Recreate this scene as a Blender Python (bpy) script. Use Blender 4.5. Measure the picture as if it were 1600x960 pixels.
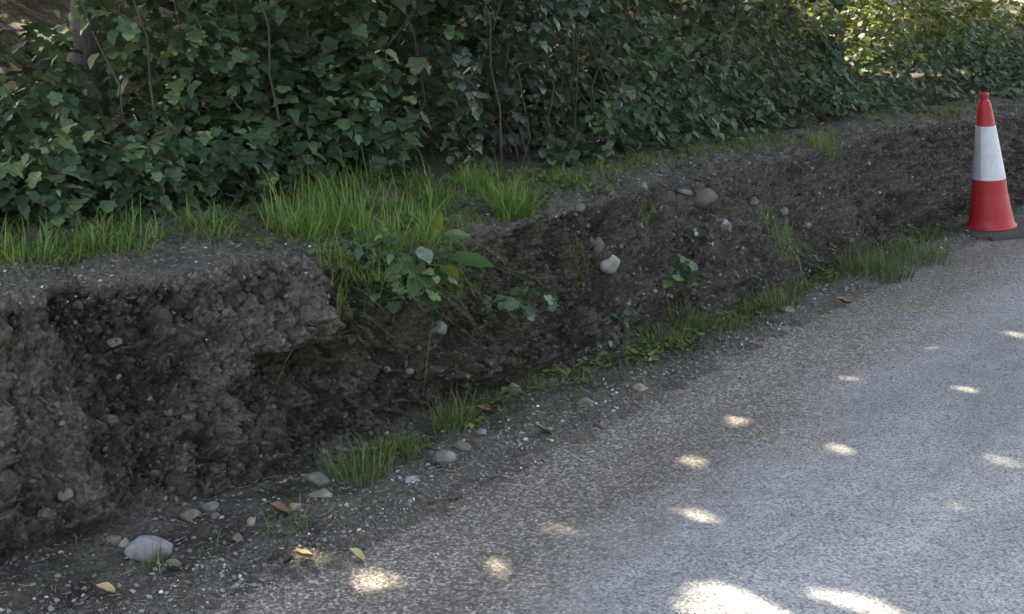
import bpy, math, random
import numpy as np
from mathutils import Vector, Matrix, Euler
from mathutils.bvhtree import BVHTree

for o in list(bpy.data.objects): bpy.data.objects.remove(o)
scene = bpy.context.scene
C = scene.collection
rng = np.random.default_rng(7)
random.seed(7)
R = math.radians

# ------------------------------------------------------------------ camera, sky, sun, exposure
PITCH, FPX, CAMH = R(13.7), 2400.0, 1.6
cam = bpy.data.objects.new('camera', bpy.data.cameras.new('camera'))
C.objects.link(cam)
cam.location = (0, 0, CAMH)
cam.rotation_euler = (R(90) - PITCH, 0, 0)
cam.data.sensor_width = 36.0
cam.data.lens = 36.0 * FPX / 1600.0
cam.data.clip_start = 0.05
cam.data.clip_end = 1000
scene.camera = cam

SUN = Vector((-0.40, 0.53, 0.745)).normalized()          # towards the sun: behind the hedge
elev = math.asin(SUN.z)
azim = math.atan2(SUN.x, SUN.y)
world = bpy.data.worlds.new('World'); scene.world = world
world.use_nodes = True
wn = world.node_tree.nodes; wl = world.node_tree.links
bg = wn['Background']
sky = wn.new('ShaderNodeTexSky'); sky.sky_type = 'NISHITA'; sky.sun_disc = False
sky.sun_elevation = elev; sky.sun_rotation = azim
sky.air_density = 0.8; sky.dust_density = 4.0; sky.ozone_density = 0.5
wl.new(sky.outputs[0], bg.inputs[0]); bg.inputs[1].default_value = 0.15
sd = bpy.data.lights.new('sun', 'SUN'); sd.energy = 2.0; sd.angle = R(0.53); sd.color = (1.0, 0.95, 0.87)
so = bpy.data.objects.new('sun', sd); C.objects.link(so)
so.rotation_euler = SUN.to_track_quat('Z', 'Y').to_euler(); so.location = (-6, 8, 12)
vs = scene.view_settings
vs.view_transform = 'Standard'; vs.look = 'None'; vs.gamma = 1.0; vs.use_curve_mapping = False
vs.exposure = 3.8
vs.use_white_balance = True; vs.white_balance_temperature = 8300; vs.white_balance_tint = 10
scene.cycles.use_denoising = True
scene.cycles.debug_use_spatial_splits = True
scene.cycles.max_bounces = 4
scene.cycles.diffuse_bounces = 2
scene.cycles.glossy_bounces = 2
scene.cycles.transmission_bounces = 2
scene.cycles.transparent_max_bounces = 4

# ------------------------------------------------------------------ helpers
FW = np.array([0, math.cos(PITCH), -math.sin(PITCH)]); UPV = np.array([0, math.sin(PITCH), math.cos(PITCH)])
def ray(u, v):
    d = FW + np.array([1., 0, 0]) * ((u - 800) / FPX) + UPV * ((480 - v) / FPX)
    return d / np.linalg.norm(d)
def at(u, v, z):
    d = ray(u, v); t = (z - CAMH) / d[2]
    return np.array([0, 0, CAMH]) + d * t
def project(p):
    q = np.asarray(p, float) - np.array([0, 0, CAMH])
    w = q @ FW
    return 800 + FPX * q[..., 0] / w, 480 - FPX * (q @ UPV) / w, w

def hash3(ix, iy, iz, seed):
    h = (ix.astype(np.int64) * 374761393 + iy.astype(np.int64) * 668265263 + iz.astype(np.int64) * 2147483647 + seed * 1274126177) & 0xffffffff
    h = ((h ^ (h >> 13)) * 1274126177) & 0xffffffff
    h = ((h ^ (h >> 16)) * 2246822519) & 0xffffffff
    return ((h ^ (h >> 15)) & 0xffffff) / 0xffffff
def vnoise(p, scale, seed=0):
    q = np.asarray(p, float) * scale
    i = np.floor(q); f = q - i; f = f * f * (3 - 2 * f)
    i = i.astype(np.int64)
    x, y, z = i[..., 0], i[..., 1], i[..., 2]; fx, fy, fz = f[..., 0], f[..., 1], f[..., 2]
    g = lambda a, b, c: hash3(x + a, y + b, z + c, seed)
    v00 = g(0,0,0) * (1-fx) + g(1,0,0) * fx; v10 = g(0,1,0) * (1-fx) + g(1,1,0) * fx
    v01 = g(0,0,1) * (1-fx) + g(1,0,1) * fx; v11 = g(0,1,1) * (1-fx) + g(1,1,1) * fx
    return ((v00 * (1-fy) + v10 * fy) * (1-fz) + (v01 * (1-fy) + v11 * fy) * fz) * 2 - 1
def fbm(p, scale, octs=4, gain=0.5, seed=0):
    s = 0; a = 1
    for k in range(octs):
        s = s + a * vnoise(p, scale * 2.07 ** k, seed + 17 * k); a *= gain
    return s

def mesh_np(name, verts, faces, smooth=True, attrs=None):
    """verts (N,3); faces (M,3) or (M,4)"""
    verts = np.asarray(verts, np.float32); faces = np.asarray(faces, np.int32)
    me = bpy.data.meshes.new(name)
    k = faces.shape[1]
    me.vertices.add(len(verts)); me.vertices.foreach_set('co', verts.ravel())
    me.loops.add(faces.size); me.loops.foreach_set('vertex_index', faces.ravel())
    me.polygons.add(len(faces))
    me.polygons.foreach_set('loop_start', np.arange(0, faces.size, k, dtype=np.int32))
    me.polygons.foreach_set('use_smooth', np.full(len(faces), smooth))
    for n, a in (attrs or {}).items():
        at_ = me.attributes.new(n, 'FLOAT', 'POINT'); at_.data.foreach_set('value', np.asarray(a, np.float32))
    me.update(calc_edges=True)
    return me
def obj(name, me, mat, parent=None, loc=None):
    o = bpy.data.objects.new(name, me); C.objects.link(o)
    if mat is not None and not me.materials: me.materials.append(mat)
    if parent is not None: o.parent = parent
    if loc is not None: o.location = loc
    return o
def empty(name, loc, label, cat, group=None):
    o = bpy.data.objects.new(name, None); C.objects.link(o); o.location = loc
    o.empty_display_size = 0.05
    return tag(o, label, cat, group)
def tag(o, label, cat, group=None):
    o['label'] = label; o['category'] = cat
    if group: o['group'] = group
    return o
def kind(o, k, label=None):
    o['kind'] = k
    if label: o['label'] = label
    return o

def rotmats(tip, nrm):
    """(N,3),(N,3) -> (N,3,3) columns x,y(tip),z(normal)"""
    tip = tip / np.linalg.norm(tip, axis=1, keepdims=True)
    x = np.cross(tip, nrm); x /= np.linalg.norm(x, axis=1, keepdims=True) + 1e-9
    z = np.cross(x, tip)
    return np.stack([x, tip, z], axis=2)
def instances(base_v, base_f, pos, M, scale, attrs=None):
    """join N copies of a base shape into arrays"""
    base_v = np.asarray(base_v, float); n, m = len(pos), len(base_v)
    sc = np.asarray(scale, float)
    if sc.ndim == 1: sc = np.repeat(sc[:, None], 3, 1)
    V = np.einsum('nij,nmj->nmi', M, base_v[None] * sc[:, None, :]) + pos[:, None, :]
    F = (np.asarray(base_f)[None] + (np.arange(n) * m)[:, None, None]).reshape(-1, len(base_f[0]))
    at_ = {k: np.repeat(a, m) for k, a in (attrs or {}).items()}
    return V.reshape(-1, 3), F, at_
class Acc:
    def __init__(s): s.v, s.f, s.a, s.n = [], [], {}, 0
    def add(s, V, F, A=None):
        s.v.append(V); s.f.append(np.asarray(F) + s.n); s.n += len(V)
        for k, a in (A or {}).items(): s.a.setdefault(k, []).append(a)
    def mesh(s, name, smooth=True):
        return mesh_np(name, np.concatenate(s.v), np.concatenate(s.f), smooth, {k: np.concatenate(a) for k, a in s.a.items()})
def tube(path, radii, sides=6):
    path = np.asarray(path, float); n = len(path)
    tang = np.gradient(path, axis=0); tang /= np.linalg.norm(tang, axis=1, keepdims=True) + 1e-9
    ref = np.array([0.31, 0.92, 0.2]); V = []
    for i in range(n):
        a = np.cross(tang[i], ref); a /= np.linalg.norm(a) + 1e-9; b = np.cross(tang[i], a)
        th = np.linspace(0, 2 * math.pi, sides, endpoint=False)
        V.append(path[i] + radii[i] * (np.cos(th)[:, None] * a + np.sin(th)[:, None] * b))
    V = np.concatenate(V); F = []
    for i in range(n - 1):
        for j in range(sides):
            k = (j + 1) % sides
            F.append((i * sides + j, i * sides + k, (i + 1) * sides + k, (i + 1) * sides + j))
    return V, np.array(F)
def wobble(a, b, n, amp, r=random):
    a, b = np.asarray(a, float), np.asarray(b, float)
    t = np.linspace(0, 1, n)[:, None]; L = np.linalg.norm(b - a)
    p = a + (b - a) * t
    off = np.cumsum(rng.normal(0, amp * L / n, (n, 3)), axis=0); off -= off[0] ; off -= t * off[-1] * 0.6
    return p + off

# ------------------------------------------------------------------ materials
def new_mat(name):
    m = bpy.data.materials.new(name); m.use_nodes = True
    nt = m.node_tree; b = nt.nodes['Principled BSDF']
    return m, nt, b
def N(nt, t, **kw):
    n = nt.nodes.new(t)
    for k, v in kw.items():
        if hasattr(n, k): setattr(n, k, v)
        else: n.inputs[k].default_value = v
    return n
def ramp(nt, stops, interp='LINEAR'):
    r = nt.nodes.new('ShaderNodeValToRGB'); r.color_ramp.interpolation = interp
    e = r.color_ramp.elements
    while len(e) < len(stops): e.new(0.5)
    for k, (p, c) in enumerate(stops):
        e[k].position = p; e[k].color = (*c, 1) if len(c) == 3 else c
    return r
def mixc(nt, a, b, fac, mode='MIX'):
    m = nt.nodes.new('ShaderNodeMix'); m.data_type = 'RGBA'; m.blend_type = mode
    for s, v in ((0, fac), (6, a), (7, b)):
        if isinstance(v, (int, float)): m.inputs[s].default_value = v
        elif isinstance(v, tuple): m.inputs[s].default_value = (*v, 1)
        else: nt.links.new(v, m.inputs[s])
    return m.outputs[2]
def noise(nt, vec, scale, detail=4, rough=0.55):
    n = nt.nodes.new('ShaderNodeTexNoise'); n.inputs['Scale'].default_value = scale
    n.inputs['Detail'].default_value = detail; n.inputs['Roughness'].default_value = rough
    nt.links.new(vec, n.inputs['Vector']); return n.outputs['Fac']
def voro(nt, vec, scale, feat='F1', out='Distance', rand=1.0):
    n = nt.nodes.new('ShaderNodeTexVoronoi'); n.feature = feat; n.inputs['Scale'].default_value = scale
    n.inputs['Randomness'].default_value = rand
    nt.links.new(vec, n.inputs['Vector']); return n.outputs[out]
def mth(nt, op, a, b=0.0, clamp=False):
    n = nt.nodes.new('ShaderNodeMath'); n.operation = op; n.use_clamp = clamp
    for i, v in enumerate((a, b)):
        if isinstance(v, (int, float)): n.inputs[i].default_value = v
        else: nt.links.new(v, n.inputs[i])
    return n.outputs[0]
def bump(nt, b, height, strength, dist, prev=None):
    n = nt.nodes.new('ShaderNodeBump'); n.inputs['Strength'].default_value = strength; n.inputs['Distance'].default_value = dist
    nt.links.new(height, n.inputs['Height'])
    if prev is not None: nt.links.new(prev, n.inputs['Normal'])
    if b is not None: nt.links.new(n.outputs[0], b.inputs['Normal'])
    return n.outputs[0]
def attr(nt, name):
    n = nt.nodes.new('ShaderNodeAttribute'); n.attribute_name = name; return n.outputs['Fac']
def geo_pos(nt): return nt.nodes.new('ShaderNodeNewGeometry').outputs['Position']
def tex_obj(nt): return nt.nodes.new('ShaderNodeTexCoord').outputs['Object']

def mat_soil():
    m, nt, b = new_mat('soil'); p = geo_pos(nt)
    dry = attr(nt, 'dry')  # dryness, plus light painted on planes of the cut
    n1 = noise(nt, p, 7, 5); n2 = noise(nt, p, 60, 4, 0.65)
    damp = ramp(nt, [(0.3, (0.014, 0.0108, 0.0088)), (0.5, (0.038, 0.031, 0.0255)), (0.7, (0.098, 0.082, 0.068))])
    nt.links.new(mth(nt, 'ADD', mth(nt, 'MULTIPLY', n1, 0.55), mth(nt, 'MULTIPLY', n2, 0.45)), damp.inputs[0])
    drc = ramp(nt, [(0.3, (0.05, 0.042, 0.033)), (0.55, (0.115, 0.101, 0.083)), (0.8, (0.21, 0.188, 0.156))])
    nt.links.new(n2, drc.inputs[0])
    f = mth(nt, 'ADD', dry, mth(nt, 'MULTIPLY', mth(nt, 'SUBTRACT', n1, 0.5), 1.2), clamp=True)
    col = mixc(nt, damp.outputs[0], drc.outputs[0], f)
    # grit: small pale and dark crumbs
    vc = nt.nodes.new('ShaderNodeTexVoronoi'); vc.inputs['Scale'].default_value = 85; nt.links.new(p, vc.inputs['Vector'])
    sep = nt.nodes.new('ShaderNodeSeparateColor'); nt.links.new(vc.outputs['Color'], sep.inputs[0])
    grit = mth(nt, 'GREATER_THAN', sep.outputs[0], 0.86)
    col = mixc(nt, col, (0.16, 0.15, 0.13), mth(nt, 'MULTIPLY', grit, mth(nt, 'MULTIPLY', sep.outputs[1], 0.6)))
    gm = attr(nt, 'moss')
    col = mixc(nt, col, (0.045, 0.06, 0.022), mth(nt, 'MULTIPLY', gm, mth(nt, 'MULTIPLY', n1, 0.9)))
    nt.links.new(col, b.inputs['Base Color'])
    b.inputs['Roughness'].default_value = 0.95; b.inputs['Specular IOR Level'].default_value = 0.25
    n3 = noise(nt, p, 35, 6, 0.7)
    b1 = bump(nt, None, n3, 0.9, 0.03)
    bump(nt, b, vc.outputs['Distance'], 0.6, 0.008, b1)
    return m
def mat_road():
    m, nt, b = new_mat('chip_sealed_asphalt'); p = geo_pos(nt)
    ed = attr(nt, 'edge')                                        # metres from the road edge
    v = nt.nodes.new('ShaderNodeTexVoronoi'); v.inputs['Scale'].default_value = 125; nt.links.new(p, v.inputs['Vector'])
    sep = nt.nodes.new('ShaderNodeSeparateColor'); nt.links.new(v.outputs['Color'], sep.inputs[0])
    chips = ramp(nt, [(0.0, (0.16, 0.168, 0.171)), (0.5, (0.215, 0.227, 0.232)), (0.85, (0.25, 0.264, 0.27)), (1.0, (0.31, 0.322, 0.328))])
    nt.links.new(sep.outputs[0], chips.inputs[0])
    big = noise(nt, p, 1.6, 4, 0.6); mid = noise(nt, p, 9, 4, 0.6)
    col = mixc(nt, chips.outputs[0], (0.095, 0.096, 0.097), mth(nt, 'MULTIPLY', mth(nt, 'SUBTRACT', mid, 0.42, True), 1.3, True))
    # gaps between chips filled with dark binder
    gap = ramp(nt, [(0.45, (0, 0, 0)), (0.8, (1, 1, 1))]); nt.links.new(v.outputs['Distance'], gap.inputs[0])
    col = mixc(nt, col, (0.045, 0.045, 0.046), mth(nt, 'MULTIPLY', gap.outputs[0], 0.75))
    # the strip by the edge: browner, gritty
    e2 = mth(nt, 'ADD', ed, mth(nt, 'MULTIPLY', mth(nt, 'SUBTRACT', big, 0.5), 0.8))
    er = ramp(nt, [(0.0, (1, 1, 1)), (0.42, (0.85, 0.85, 0.85)), (0.80, (0.0, 0.0, 0.0))]); nt.links.new(e2, er.inputs[0])
    dirt = ramp(nt, [(0.15, (0.045, 0.037, 0.030)), (0.7, (0.14, 0.118, 0.098)), (1.0, (0.32, 0.285, 0.25))]); nt.links.new(sep.outputs[1], dirt.inputs[0])
    col = mixc(nt, col, dirt.outputs[0], mth(nt, 'MULTIPLY', er.outputs[0], 0.95))
    rt = nt.nodes.new('ShaderNodeMapping'); rt.inputs['Rotation'].default_value = (0, 0, R(-55)); rt.inputs['Scale'].default_value = (1, 1, 1)
    nt.links.new(p, rt.inputs[0]); rs = nt.nodes.new('ShaderNodeMapping'); rs.inputs['Scale'].default_value = (.28, 1.5, 1); nt.links.new(rt.outputs[0], rs.inputs[0])
    tr = ramp(nt, [(0.35, (0.70, 0.69, 0.68)), (0.62, (1.15, 1.15, 1.15))]); nt.links.new(noise(nt, rs.outputs[0], 1.5, 4, 0.55), tr.inputs[0])
    col = mixc(nt, col, tr.outputs[0], 1.0, 'MULTIPLY')
    nt.links.new(col, b.inputs['Base Color'])
    b.inputs['Roughness'].default_value = 0.72; b.inputs['Specular IOR Level'].default_value = 0.5
    b1 = bump(nt, None, mth(nt, 'MULTIPLY', v.outputs['Distance'], -1.0), 0.75, 0.006)
    bump(nt, b, noise(nt, p, 38, 5, 0.65), 0.35, 0.006, b1)
    return m
def mat_leaf(name, stops, per_object, trans=0.28, rough=0.42, spec=0.45, tcol=1.6):
    m, nt, b = new_mat(name)
    if per_object: f = nt.nodes.new('ShaderNodeObjectInfo').outputs['Random']
    else: f = attr(nt, 'rnd')
    r = ramp(nt, stops); nt.links.new(f, r.inputs[0])
    n1 = noise(nt, geo_pos(nt), 45, 2)
    col = mixc(nt, r.outputs[0], (0.02, 0.028, 0.012), mth(nt, 'MULTIPLY', mth(nt, 'SUBTRACT', n1, 0.45, True), 1.6, True))
    nt.links.new(col, b.inputs['Base Color'])
    b.inputs['Roughness'].default_value = rough; b.inputs['Specular IOR Level'].default_value = spec
    t = nt.nodes.new('ShaderNodeBsdfTranslucent')
    tc = mixc(nt, col, (1.5, 1.35, 0.35), 1.0, 'MULTIPLY')
    bc = nt.nodes.new('ShaderNodeBrightContrast'); nt.links.new(tc, bc.inputs[0]); bc.inputs[1].default_value = 0.02 * tcol
    nt.links.new(bc.outputs[0], t.inputs[0])
    mx = nt.nodes.new('ShaderNodeMixShader'); mx.inputs[0].default_value = trans
    out = nt.nodes['Material Output']
    nt.links.new(b.outputs[0], mx.inputs[1]); nt.links.new(t.outputs[0], mx.inputs[2]); nt.links.new(mx.outputs[0], out.inputs[0])
    return m
def mat_grass(name, stops, tipc):
    m, nt, b = new_mat(name)
    r = ramp(nt, stops); nt.links.new(attr(nt, 'rnd'), r.inputs[0])
    col = mixc(nt, r.outputs[0], tipc, mth(nt, 'MULTIPLY', attr(nt, 'h'), 0.35))
    nt.links.new(col, b.inputs['Base Color']); b.inputs['Roughness'].default_value = 0.5; b.inputs['Specular IOR Level'].default_value = 0.35
    t = nt.nodes.new('ShaderNodeBsdfTranslucent'); nt.links.new(col, t.inputs[0])
    mx = nt.nodes.new('ShaderNodeMixShader'); mx.inputs[0].default_value = 0.3
    nt.links.new(b.outputs[0], mx.inputs[1]); nt.links.new(t.outputs[0], mx.inputs[2]); nt.links.new(mx.outputs[0], nt.nodes['Material Output'].inputs[0])
    return m
def mat_stone(name, c1, c2, sc=14, rough=0.8):
    m, nt, b = new_mat(name); p = geo_pos(nt)
    r = ramp(nt, [(0.3, c1), (0.7, c2)]); nt.links.new(noise(nt, p, sc, 5, 0.6), r.inputs[0])
    sp = mth(nt, 'GREATER_THAN', noise(nt, p, 190, 2), 0.62)
    col = mixc(nt, r.outputs[0], tuple(x * 0.5 for x in c1), mth(nt, 'MULTIPLY', sp, 0.5))
    dirt = mth(nt, 'MULTIPLY', mth(nt, 'SUBTRACT', noise(nt, p, 22, 5, .65), 0.40, True), 3.4, True)
    col = mixc(nt, col, (0.05, 0.042, 0.033), dirt)
    nt.links.new(col, b.inputs['Base Color']); b.inputs['Roughness'].default_value = rough
    bump(nt, b, noise(nt, p, 110, 5), 0.35, 0.004)
    return m
def mat_pebble():
    m, nt, b = new_mat('mixed_gravel')
    r = ramp(nt, [(0.0, (0.03, 0.026, 0.023)), (0.45, (0.085, 0.078, 0.07)), (0.75, (0.17, 0.16, 0.145)), (0.92, (0.28, 0.27, 0.25)), (1.0, (0.5, 0.49, 0.46))])
    nt.links.new(attr(nt, 'rnd'), r.inputs[0])
    nt.links.new(r.outputs[0], b.inputs['Base Color']); b.inputs['Roughness'].default_value = 0.8
    return m
def mat_bark(name, c1, c2):
    m, nt, b = new_mat(name); p = geo_pos(nt)
    mp = nt.nodes.new('ShaderNodeMapping'); mp.inputs['Scale'].default_value = (1, 1, 0.2); nt.links.new(p, mp.inputs[0])
    n = noise(nt, mp.outputs[0], 40, 5, 0.6)
    r = ramp(nt, [(0.3, c1), (0.7, c2)]); nt.links.new(n, r.inputs[0])
    nt.links.new(r.outputs[0], b.inputs['Base Color']); b.inputs['Roughness'].default_value = 0.9
    bump(nt, b, n, 0.6, 0.02)
    return m
def mat_flat(name, col, rough=0.6, var=0.15, sc=20, spec=0.5, bmp=0.0, dirt=None):
    m, nt, b = new_mat(name); p = geo_pos(nt)
    n = noise(nt, p, sc, 5, 0.6)
    c = mixc(nt, tuple(x * (1 - var) for x in col), tuple(min(1, x * (1 + var)) for x in col), n)
    if dirt:
        d = mth(nt, 'MULTIPLY', mth(nt, 'SUBTRACT', noise(nt, p, sc * 0.45, 6, 0.7), 0.5, True), dirt, True)
        c = mixc(nt, c, (0.09, 0.075, 0.06), d)
    nt.links.new(c, b.inputs['Base Color']); b.inputs['Roughness'].default_value = rough; b.inputs['Specular IOR Level'].default_value = spec
    if bmp: bump(nt, b, noise(nt, p, sc * 3, 4), bmp, 0.005)
    return m

SOIL = mat_soil(); ROAD = mat_road(); PEB = mat_pebble()
MAPLE = [(0.0, (0.014, 0.027, 0.012)), (0.5, (0.028, 0.052, 0.023)), (0.75, (0.070, 0.118, 0.056)), (1.0, (0.14, 0.19, 0.08))]
IVY = [(0.0, (0.012, 0.021, 0.011)), (0.5, (0.027, 0.045, 0.024)), (0.8, (0.062, 0.094, 0.056)), (1.0, (0.125, 0.155, 0.095))]
NETTLE = [(0.0, (0.016, 0.030, 0.013)), (0.5, (0.036, 0.065, 0.029)), (0.8, (0.066, 0.11, 0.052)), (1.0, (0.11, 0.155, 0.065))]
HAZEL = [(0.0, (0.05, 0.085, 0.02)), (0.5, (0.085, 0.125, 0.028)), (1.0, (0.13, 0.165, 0.04))]
LM = {}
for nm, st, sp, ro in (('maple', MAPLE, 0.35, 0.5), ('ivy', IVY, 0.6, 0.36), ('nettle', NETTLE, 0.32, 0.52), ('hazel', HAZEL, 0.4, 0.5)):
    LM[nm] = (mat_leaf(nm + '_leaf', st, True, rough=ro, spec=sp, trans=0.4 if nm == 'hazel' else 0.16),
              mat_leaf(nm + '_foliage', st, False, rough=ro, spec=sp, trans=0.4 if nm == 'hazel' else 0.16))
CANOPY = mat_leaf('tree_leaf', [(0, (0.03, 0.055, 0.02)), (1, (0.06, 0.10, 0.03))], False, trans=0.15)
GRASS = mat_grass('long_grass', [(0, (0.036, 0.074, 0.015)), (0.5, (0.092, 0.168, 0.03)), (0.85, (0.155, 0.24, 0.048)), (1, (0.26, 0.24, 0.11))], (0.16, 0.21, 0.05))
VGRASS = mat_grass('verge_grass_blades', [(0, (0.022, 0.042, 0.012)), (0.6, (0.052, 0.09, 0.022)), (0.88, (0.10, 0.14, 0.036)), (1, (0.22, 0.20, 0.10))], (0.12, 0.16, 0.05))
STRAW = mat_flat('dry_straw', (0.20, 0.17, 0.11), 0.8, 0.4, 60)
BARK = mat_bark('dark_bark', (0.022, 0.018, 0.015), (0.065, 0.055, 0.045))
TWIG = mat_bark('twig_bark', (0.03, 0.025, 0.02), (0.075, 0.064, 0.052))
LITTER = mat_flat('dead_leaf', (0.10, 0.06, 0.03), .75, .8, 9)

# ------------------------------------------------------------------ terrain: rows of (pixel column -> pixel row, height)
def row(pts):
    pts = np.array(pts, float); return pts
ROWS = {
    1: row([(0, 1130, .004), (340, 960, .004), (560, 850, .004), (740, 762, .004), (900, 684, .004), (1050, 602, .004), (1200, 527, .004), (1350, 455, .004), (1500, 382, .004), (1600, 348, .004)]),
    3: row([(0, 885, 0.0), (200, 815, 0.0), (420, 750, -.01), (640, 662, -.01), (870, 578, 0.0), (1000, 548, 0.0), (1200, 468, 0.0), (1340, 405, 0.0), (1480, 352, 0.0), (1600, 318, 0.0)]),
    4: row([(0, 470, .61), (120, 452, .61), (250, 436, .61), (420, 416, .605), (485, 412, .60), (540, 425, .555), (610, 420, .55), (700, 385, .545), (780, 362, .54), (860, 340, .53), (930, 318, .52), (1000, 292, .52), (1150, 258, .52), (1300, 224, .52), (1420, 202, .52), (1600, 180, .52)]),
    5: row([(0, 345, .68), (240, 318, .68), (440, 292, .66), (700, 284, .62), (880, 268, .60), (1040, 240, .58), (1200, 216, .57), (1480, 174, .56), (1600, 158, .56)]),
}
def ctrl(r, us):
    p = ROWS[r]
    # smooth monotone-ish interpolation
    def si(y):
        f = np.interp(us, p[:, 0], y)
        k = np.ones(9) / 9
        return f
    return si(p[:, 1]), si(p[:, 2])
u_in = np.linspace(0, 1600, 760)
u_l = -np.linspace(0, 900, 70)[1:][::-1]; u_r = 1600 + np.linspace(0, 2200, 120)[1:]
US = np.concatenate([u_l, u_in, u_r])
ns = [16, 80, 0, 170, 90, 26, 20]
def unp(us, v, z):
    out = np.array([at(a, b, c) for a, b, c in zip(us, v, z)]); return out
def smooth(a, k=31):
    pad = k // 2
    b = np.pad(a, ((pad, pad), (0, 0)), mode='reflect', reflect_type='odd'); ker = np.hanning(k + 2)[1:-1]; ker /= ker.sum()
    return np.stack([np.convolve(b[:, j], ker, 'valid') for j in range(3)], 1)
base = {}
DL = np.array([-0.56, -0.83, 0]); DR = np.array([0.70, 0.71, 0])
for r in (1, 3, 4, 5):
    v, z = ctrl(r, u_in); W = unp(u_in, v, z)
    W = smooth(W, 41 if r != 4 else 21)
    L = W[0] + (-u_l / 300.)[:, None] * DL; Rr = W[-1] + ((u_r - 1600) / 300.)[:, None] * DR
    base[r] = np.concatenate([L, W, Rr])
side = np.array([0.80, -0.60, 0])                                # towards the road
back = np.array([-0.62, 0.78, 0])
base[0] = base[1] + side * 0.32 + np.array([0, 0, -0.05])
rise = np.interp(US, [-900, 0, 700, 1200, 1600, 3800], [.10, .10, .14, .06, .02, .02])[:, None] * np.array([0, 0, 1.])
base[6] = base[5] + back * 2.6 + rise
base[7] = base[5] + back * 9 + rise * 4 + np.array([0, 0, .8])
base[8] = base[5] + back * 60 + np.array([0, 0, 4.0])
S_list, G_list = [], []
def seg(a, b, n, s0, s1, shape=None, last=False):
    t = np.linspace(0, 1, n + 1)
    if not last: t = t[:-1]
    for x in t:
        if shape is None: P = base[a] * (1 - x) + base[b] * x
        else: P = shape(base[a], base[b], x)
        S_list.append(s0 + (s1 - s0) * x); G_list.append(P)
def face(a, b, x):
    # toe of loose soil, steep middle, rounded crest
    hx = x ** 0.92; vz = np.interp(x, [0, .18, .5, .82, .95, 1], [0, .14, .50, .875, .985, 1])
    P = a * (1 - hx) + b * hx
    P[:, 2] = a[:, 2] * (1 - vz) + b[:, 2] * vz
    return P
def verge(a, b, x):
    P = a * (1 - x) + b * x
    P[:, 2] += 0.018 * math.sin(math.pi * x)
    return P
seg(0, 1, 12, 0, 1); seg(1, 3, 80, 1, 3, verge); seg(3, 4, 190, 3, 4, face); seg(4, 5, 80, 4, 5); seg(5, 6, 24, 5, 6); seg(6, 7, 18, 6, 7); seg(7, 8, 6, 7, 8, None, True)
SS = np.array(S_list); G = np.stack(G_list, 1)                   # (nu, ns, 3)
UU, SG = np.meshgrid(US, SS, indexing='ij')
def bell(x, c, w): return np.exp(-((x - c) / w) ** 2)
def sstep(x, a, b): t = np.clip((x - a) / (b - a), 0, 1); return t * t * (3 - 2 * t)
fx = SG - 3                                                      # 0 foot .. 1 crest on the face
onface = sstep(fx, 0.0, 0.12) * (1 - sstep(fx, 0.93, 1.08))
q = (UU - 300 * (1 - fx))                                        # slanted coordinate: gullies lean as in the photograph
off = np.zeros_like(UU)
off += 0.055 * (1 - sstep(UU + 130 * (fx - 1), 40, 75)) * onface                    # block standing forward at the far end
off -= 0.045 * bell(UU - 130 * (1 - fx), 110, 38) * onface                          # gully
off += 0.05 * bell(UU - 110 * (1 - fx), 300, 70) * sstep(fx, .1, .4) * onface       # rib
off += 0.11 * bell(UU, 440, 60) * sstep(fx, .60, .615) * (1 - sstep(fx, .68, .95)) * onface   # ledge
off -= 0.07 * bell(UU, 455, 80) * sstep(fx, .2, .5) * (1 - sstep(fx, .56, .60)) * onface      # hollow under the ledge
off -= 0.07 * bell(UU - 60 * (1 - fx), 560, 60) * onface                            # slip beside the corner
off -= 0.05 * bell(UU, 850, 70) * bell(fx, .75, .3) * onface
off += 0.05 * bell(UU, 1110, 90) * bell(fx, .85, .2) * onface
off -= 0.05 * bell(UU, 1470, 60) * bell(fx, .55, .35) * onface
off += 0.04 * bell(UU, 1290, 60) * onface
# normals of the smooth sheet
dU = np.gradient(G, axis=0); dS = np.gradient(G, axis=1)
NR = np.cross(dU, dS); NR /= np.linalg.norm(NR, axis=2, keepdims=True) + 1e-9
NR[NR[..., 2] < 0] *= -1
amp_b = 0.010 + 0.045 * onface + 0.018 * sstep(SG, 4.0, 4.4)
amp_f = 0.006 + 0.031 * onface + 0.006 * sstep(SG, 4.0, 4.4)
plane = np.clip((1 - sstep(UU + 130 * (fx - 1), 30, 90)) + bell(UU - 40 * (1 - fx), 445, 75) * sstep(fx, .55, .7) + .8 * bell(UU - 110 * (1 - fx), 290, 60) + .65 * sstep(UU, 860, 1050), 0, 1) * onface   # firmer planes; left ones carry painted light, the right end is drier gravel
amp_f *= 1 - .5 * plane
amp_b *= np.where(SG < 1, 0.3, 1)
big = fbm(G, 2.6, 3, .5, 3); med = fbm(G, 9, 3, .55, 5); fine = fbm(G, 42, 4, .68, 9)
rid = 1 - np.abs(fbm(G * np.array([1, 1, 1.0]), 14, 3, .5, 21)); crumb = np.clip(vnoise(G, 48, 31) - 0.15, 0, 1)
dgn = np.stack([(UU + 260 * fx) / 300, SG * 1.2, UU * 0 + 1.7], -1)          # streaks that slant down the face
streak = 1 - np.abs(fbm(dgn * np.array([1, .35, 1]), 5.5, 3, .55, 77)); clod = np.maximum(vnoise(G, 22, 41), vnoise(G, 15, 42) * .9)
disp = amp_b * (0.6 * big + 0.55 * med) + onface * (0.055 * (streak - .6) + 0.030 * np.clip(clod, -.1, 1)) + amp_f * (fine * 0.8 + 1.1 * crumb + 0.7 * (rid - .6))
lim = np.where(SG < 3, 1, 1)
horiz = np.cross(np.gradient(base[4], axis=0), np.array([0, 0, 1.])); horiz /= np.linalg.norm(horiz, axis=1, keepdims=True)
if (horiz[400] @ side) < 0: horiz = -horiz
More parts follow.
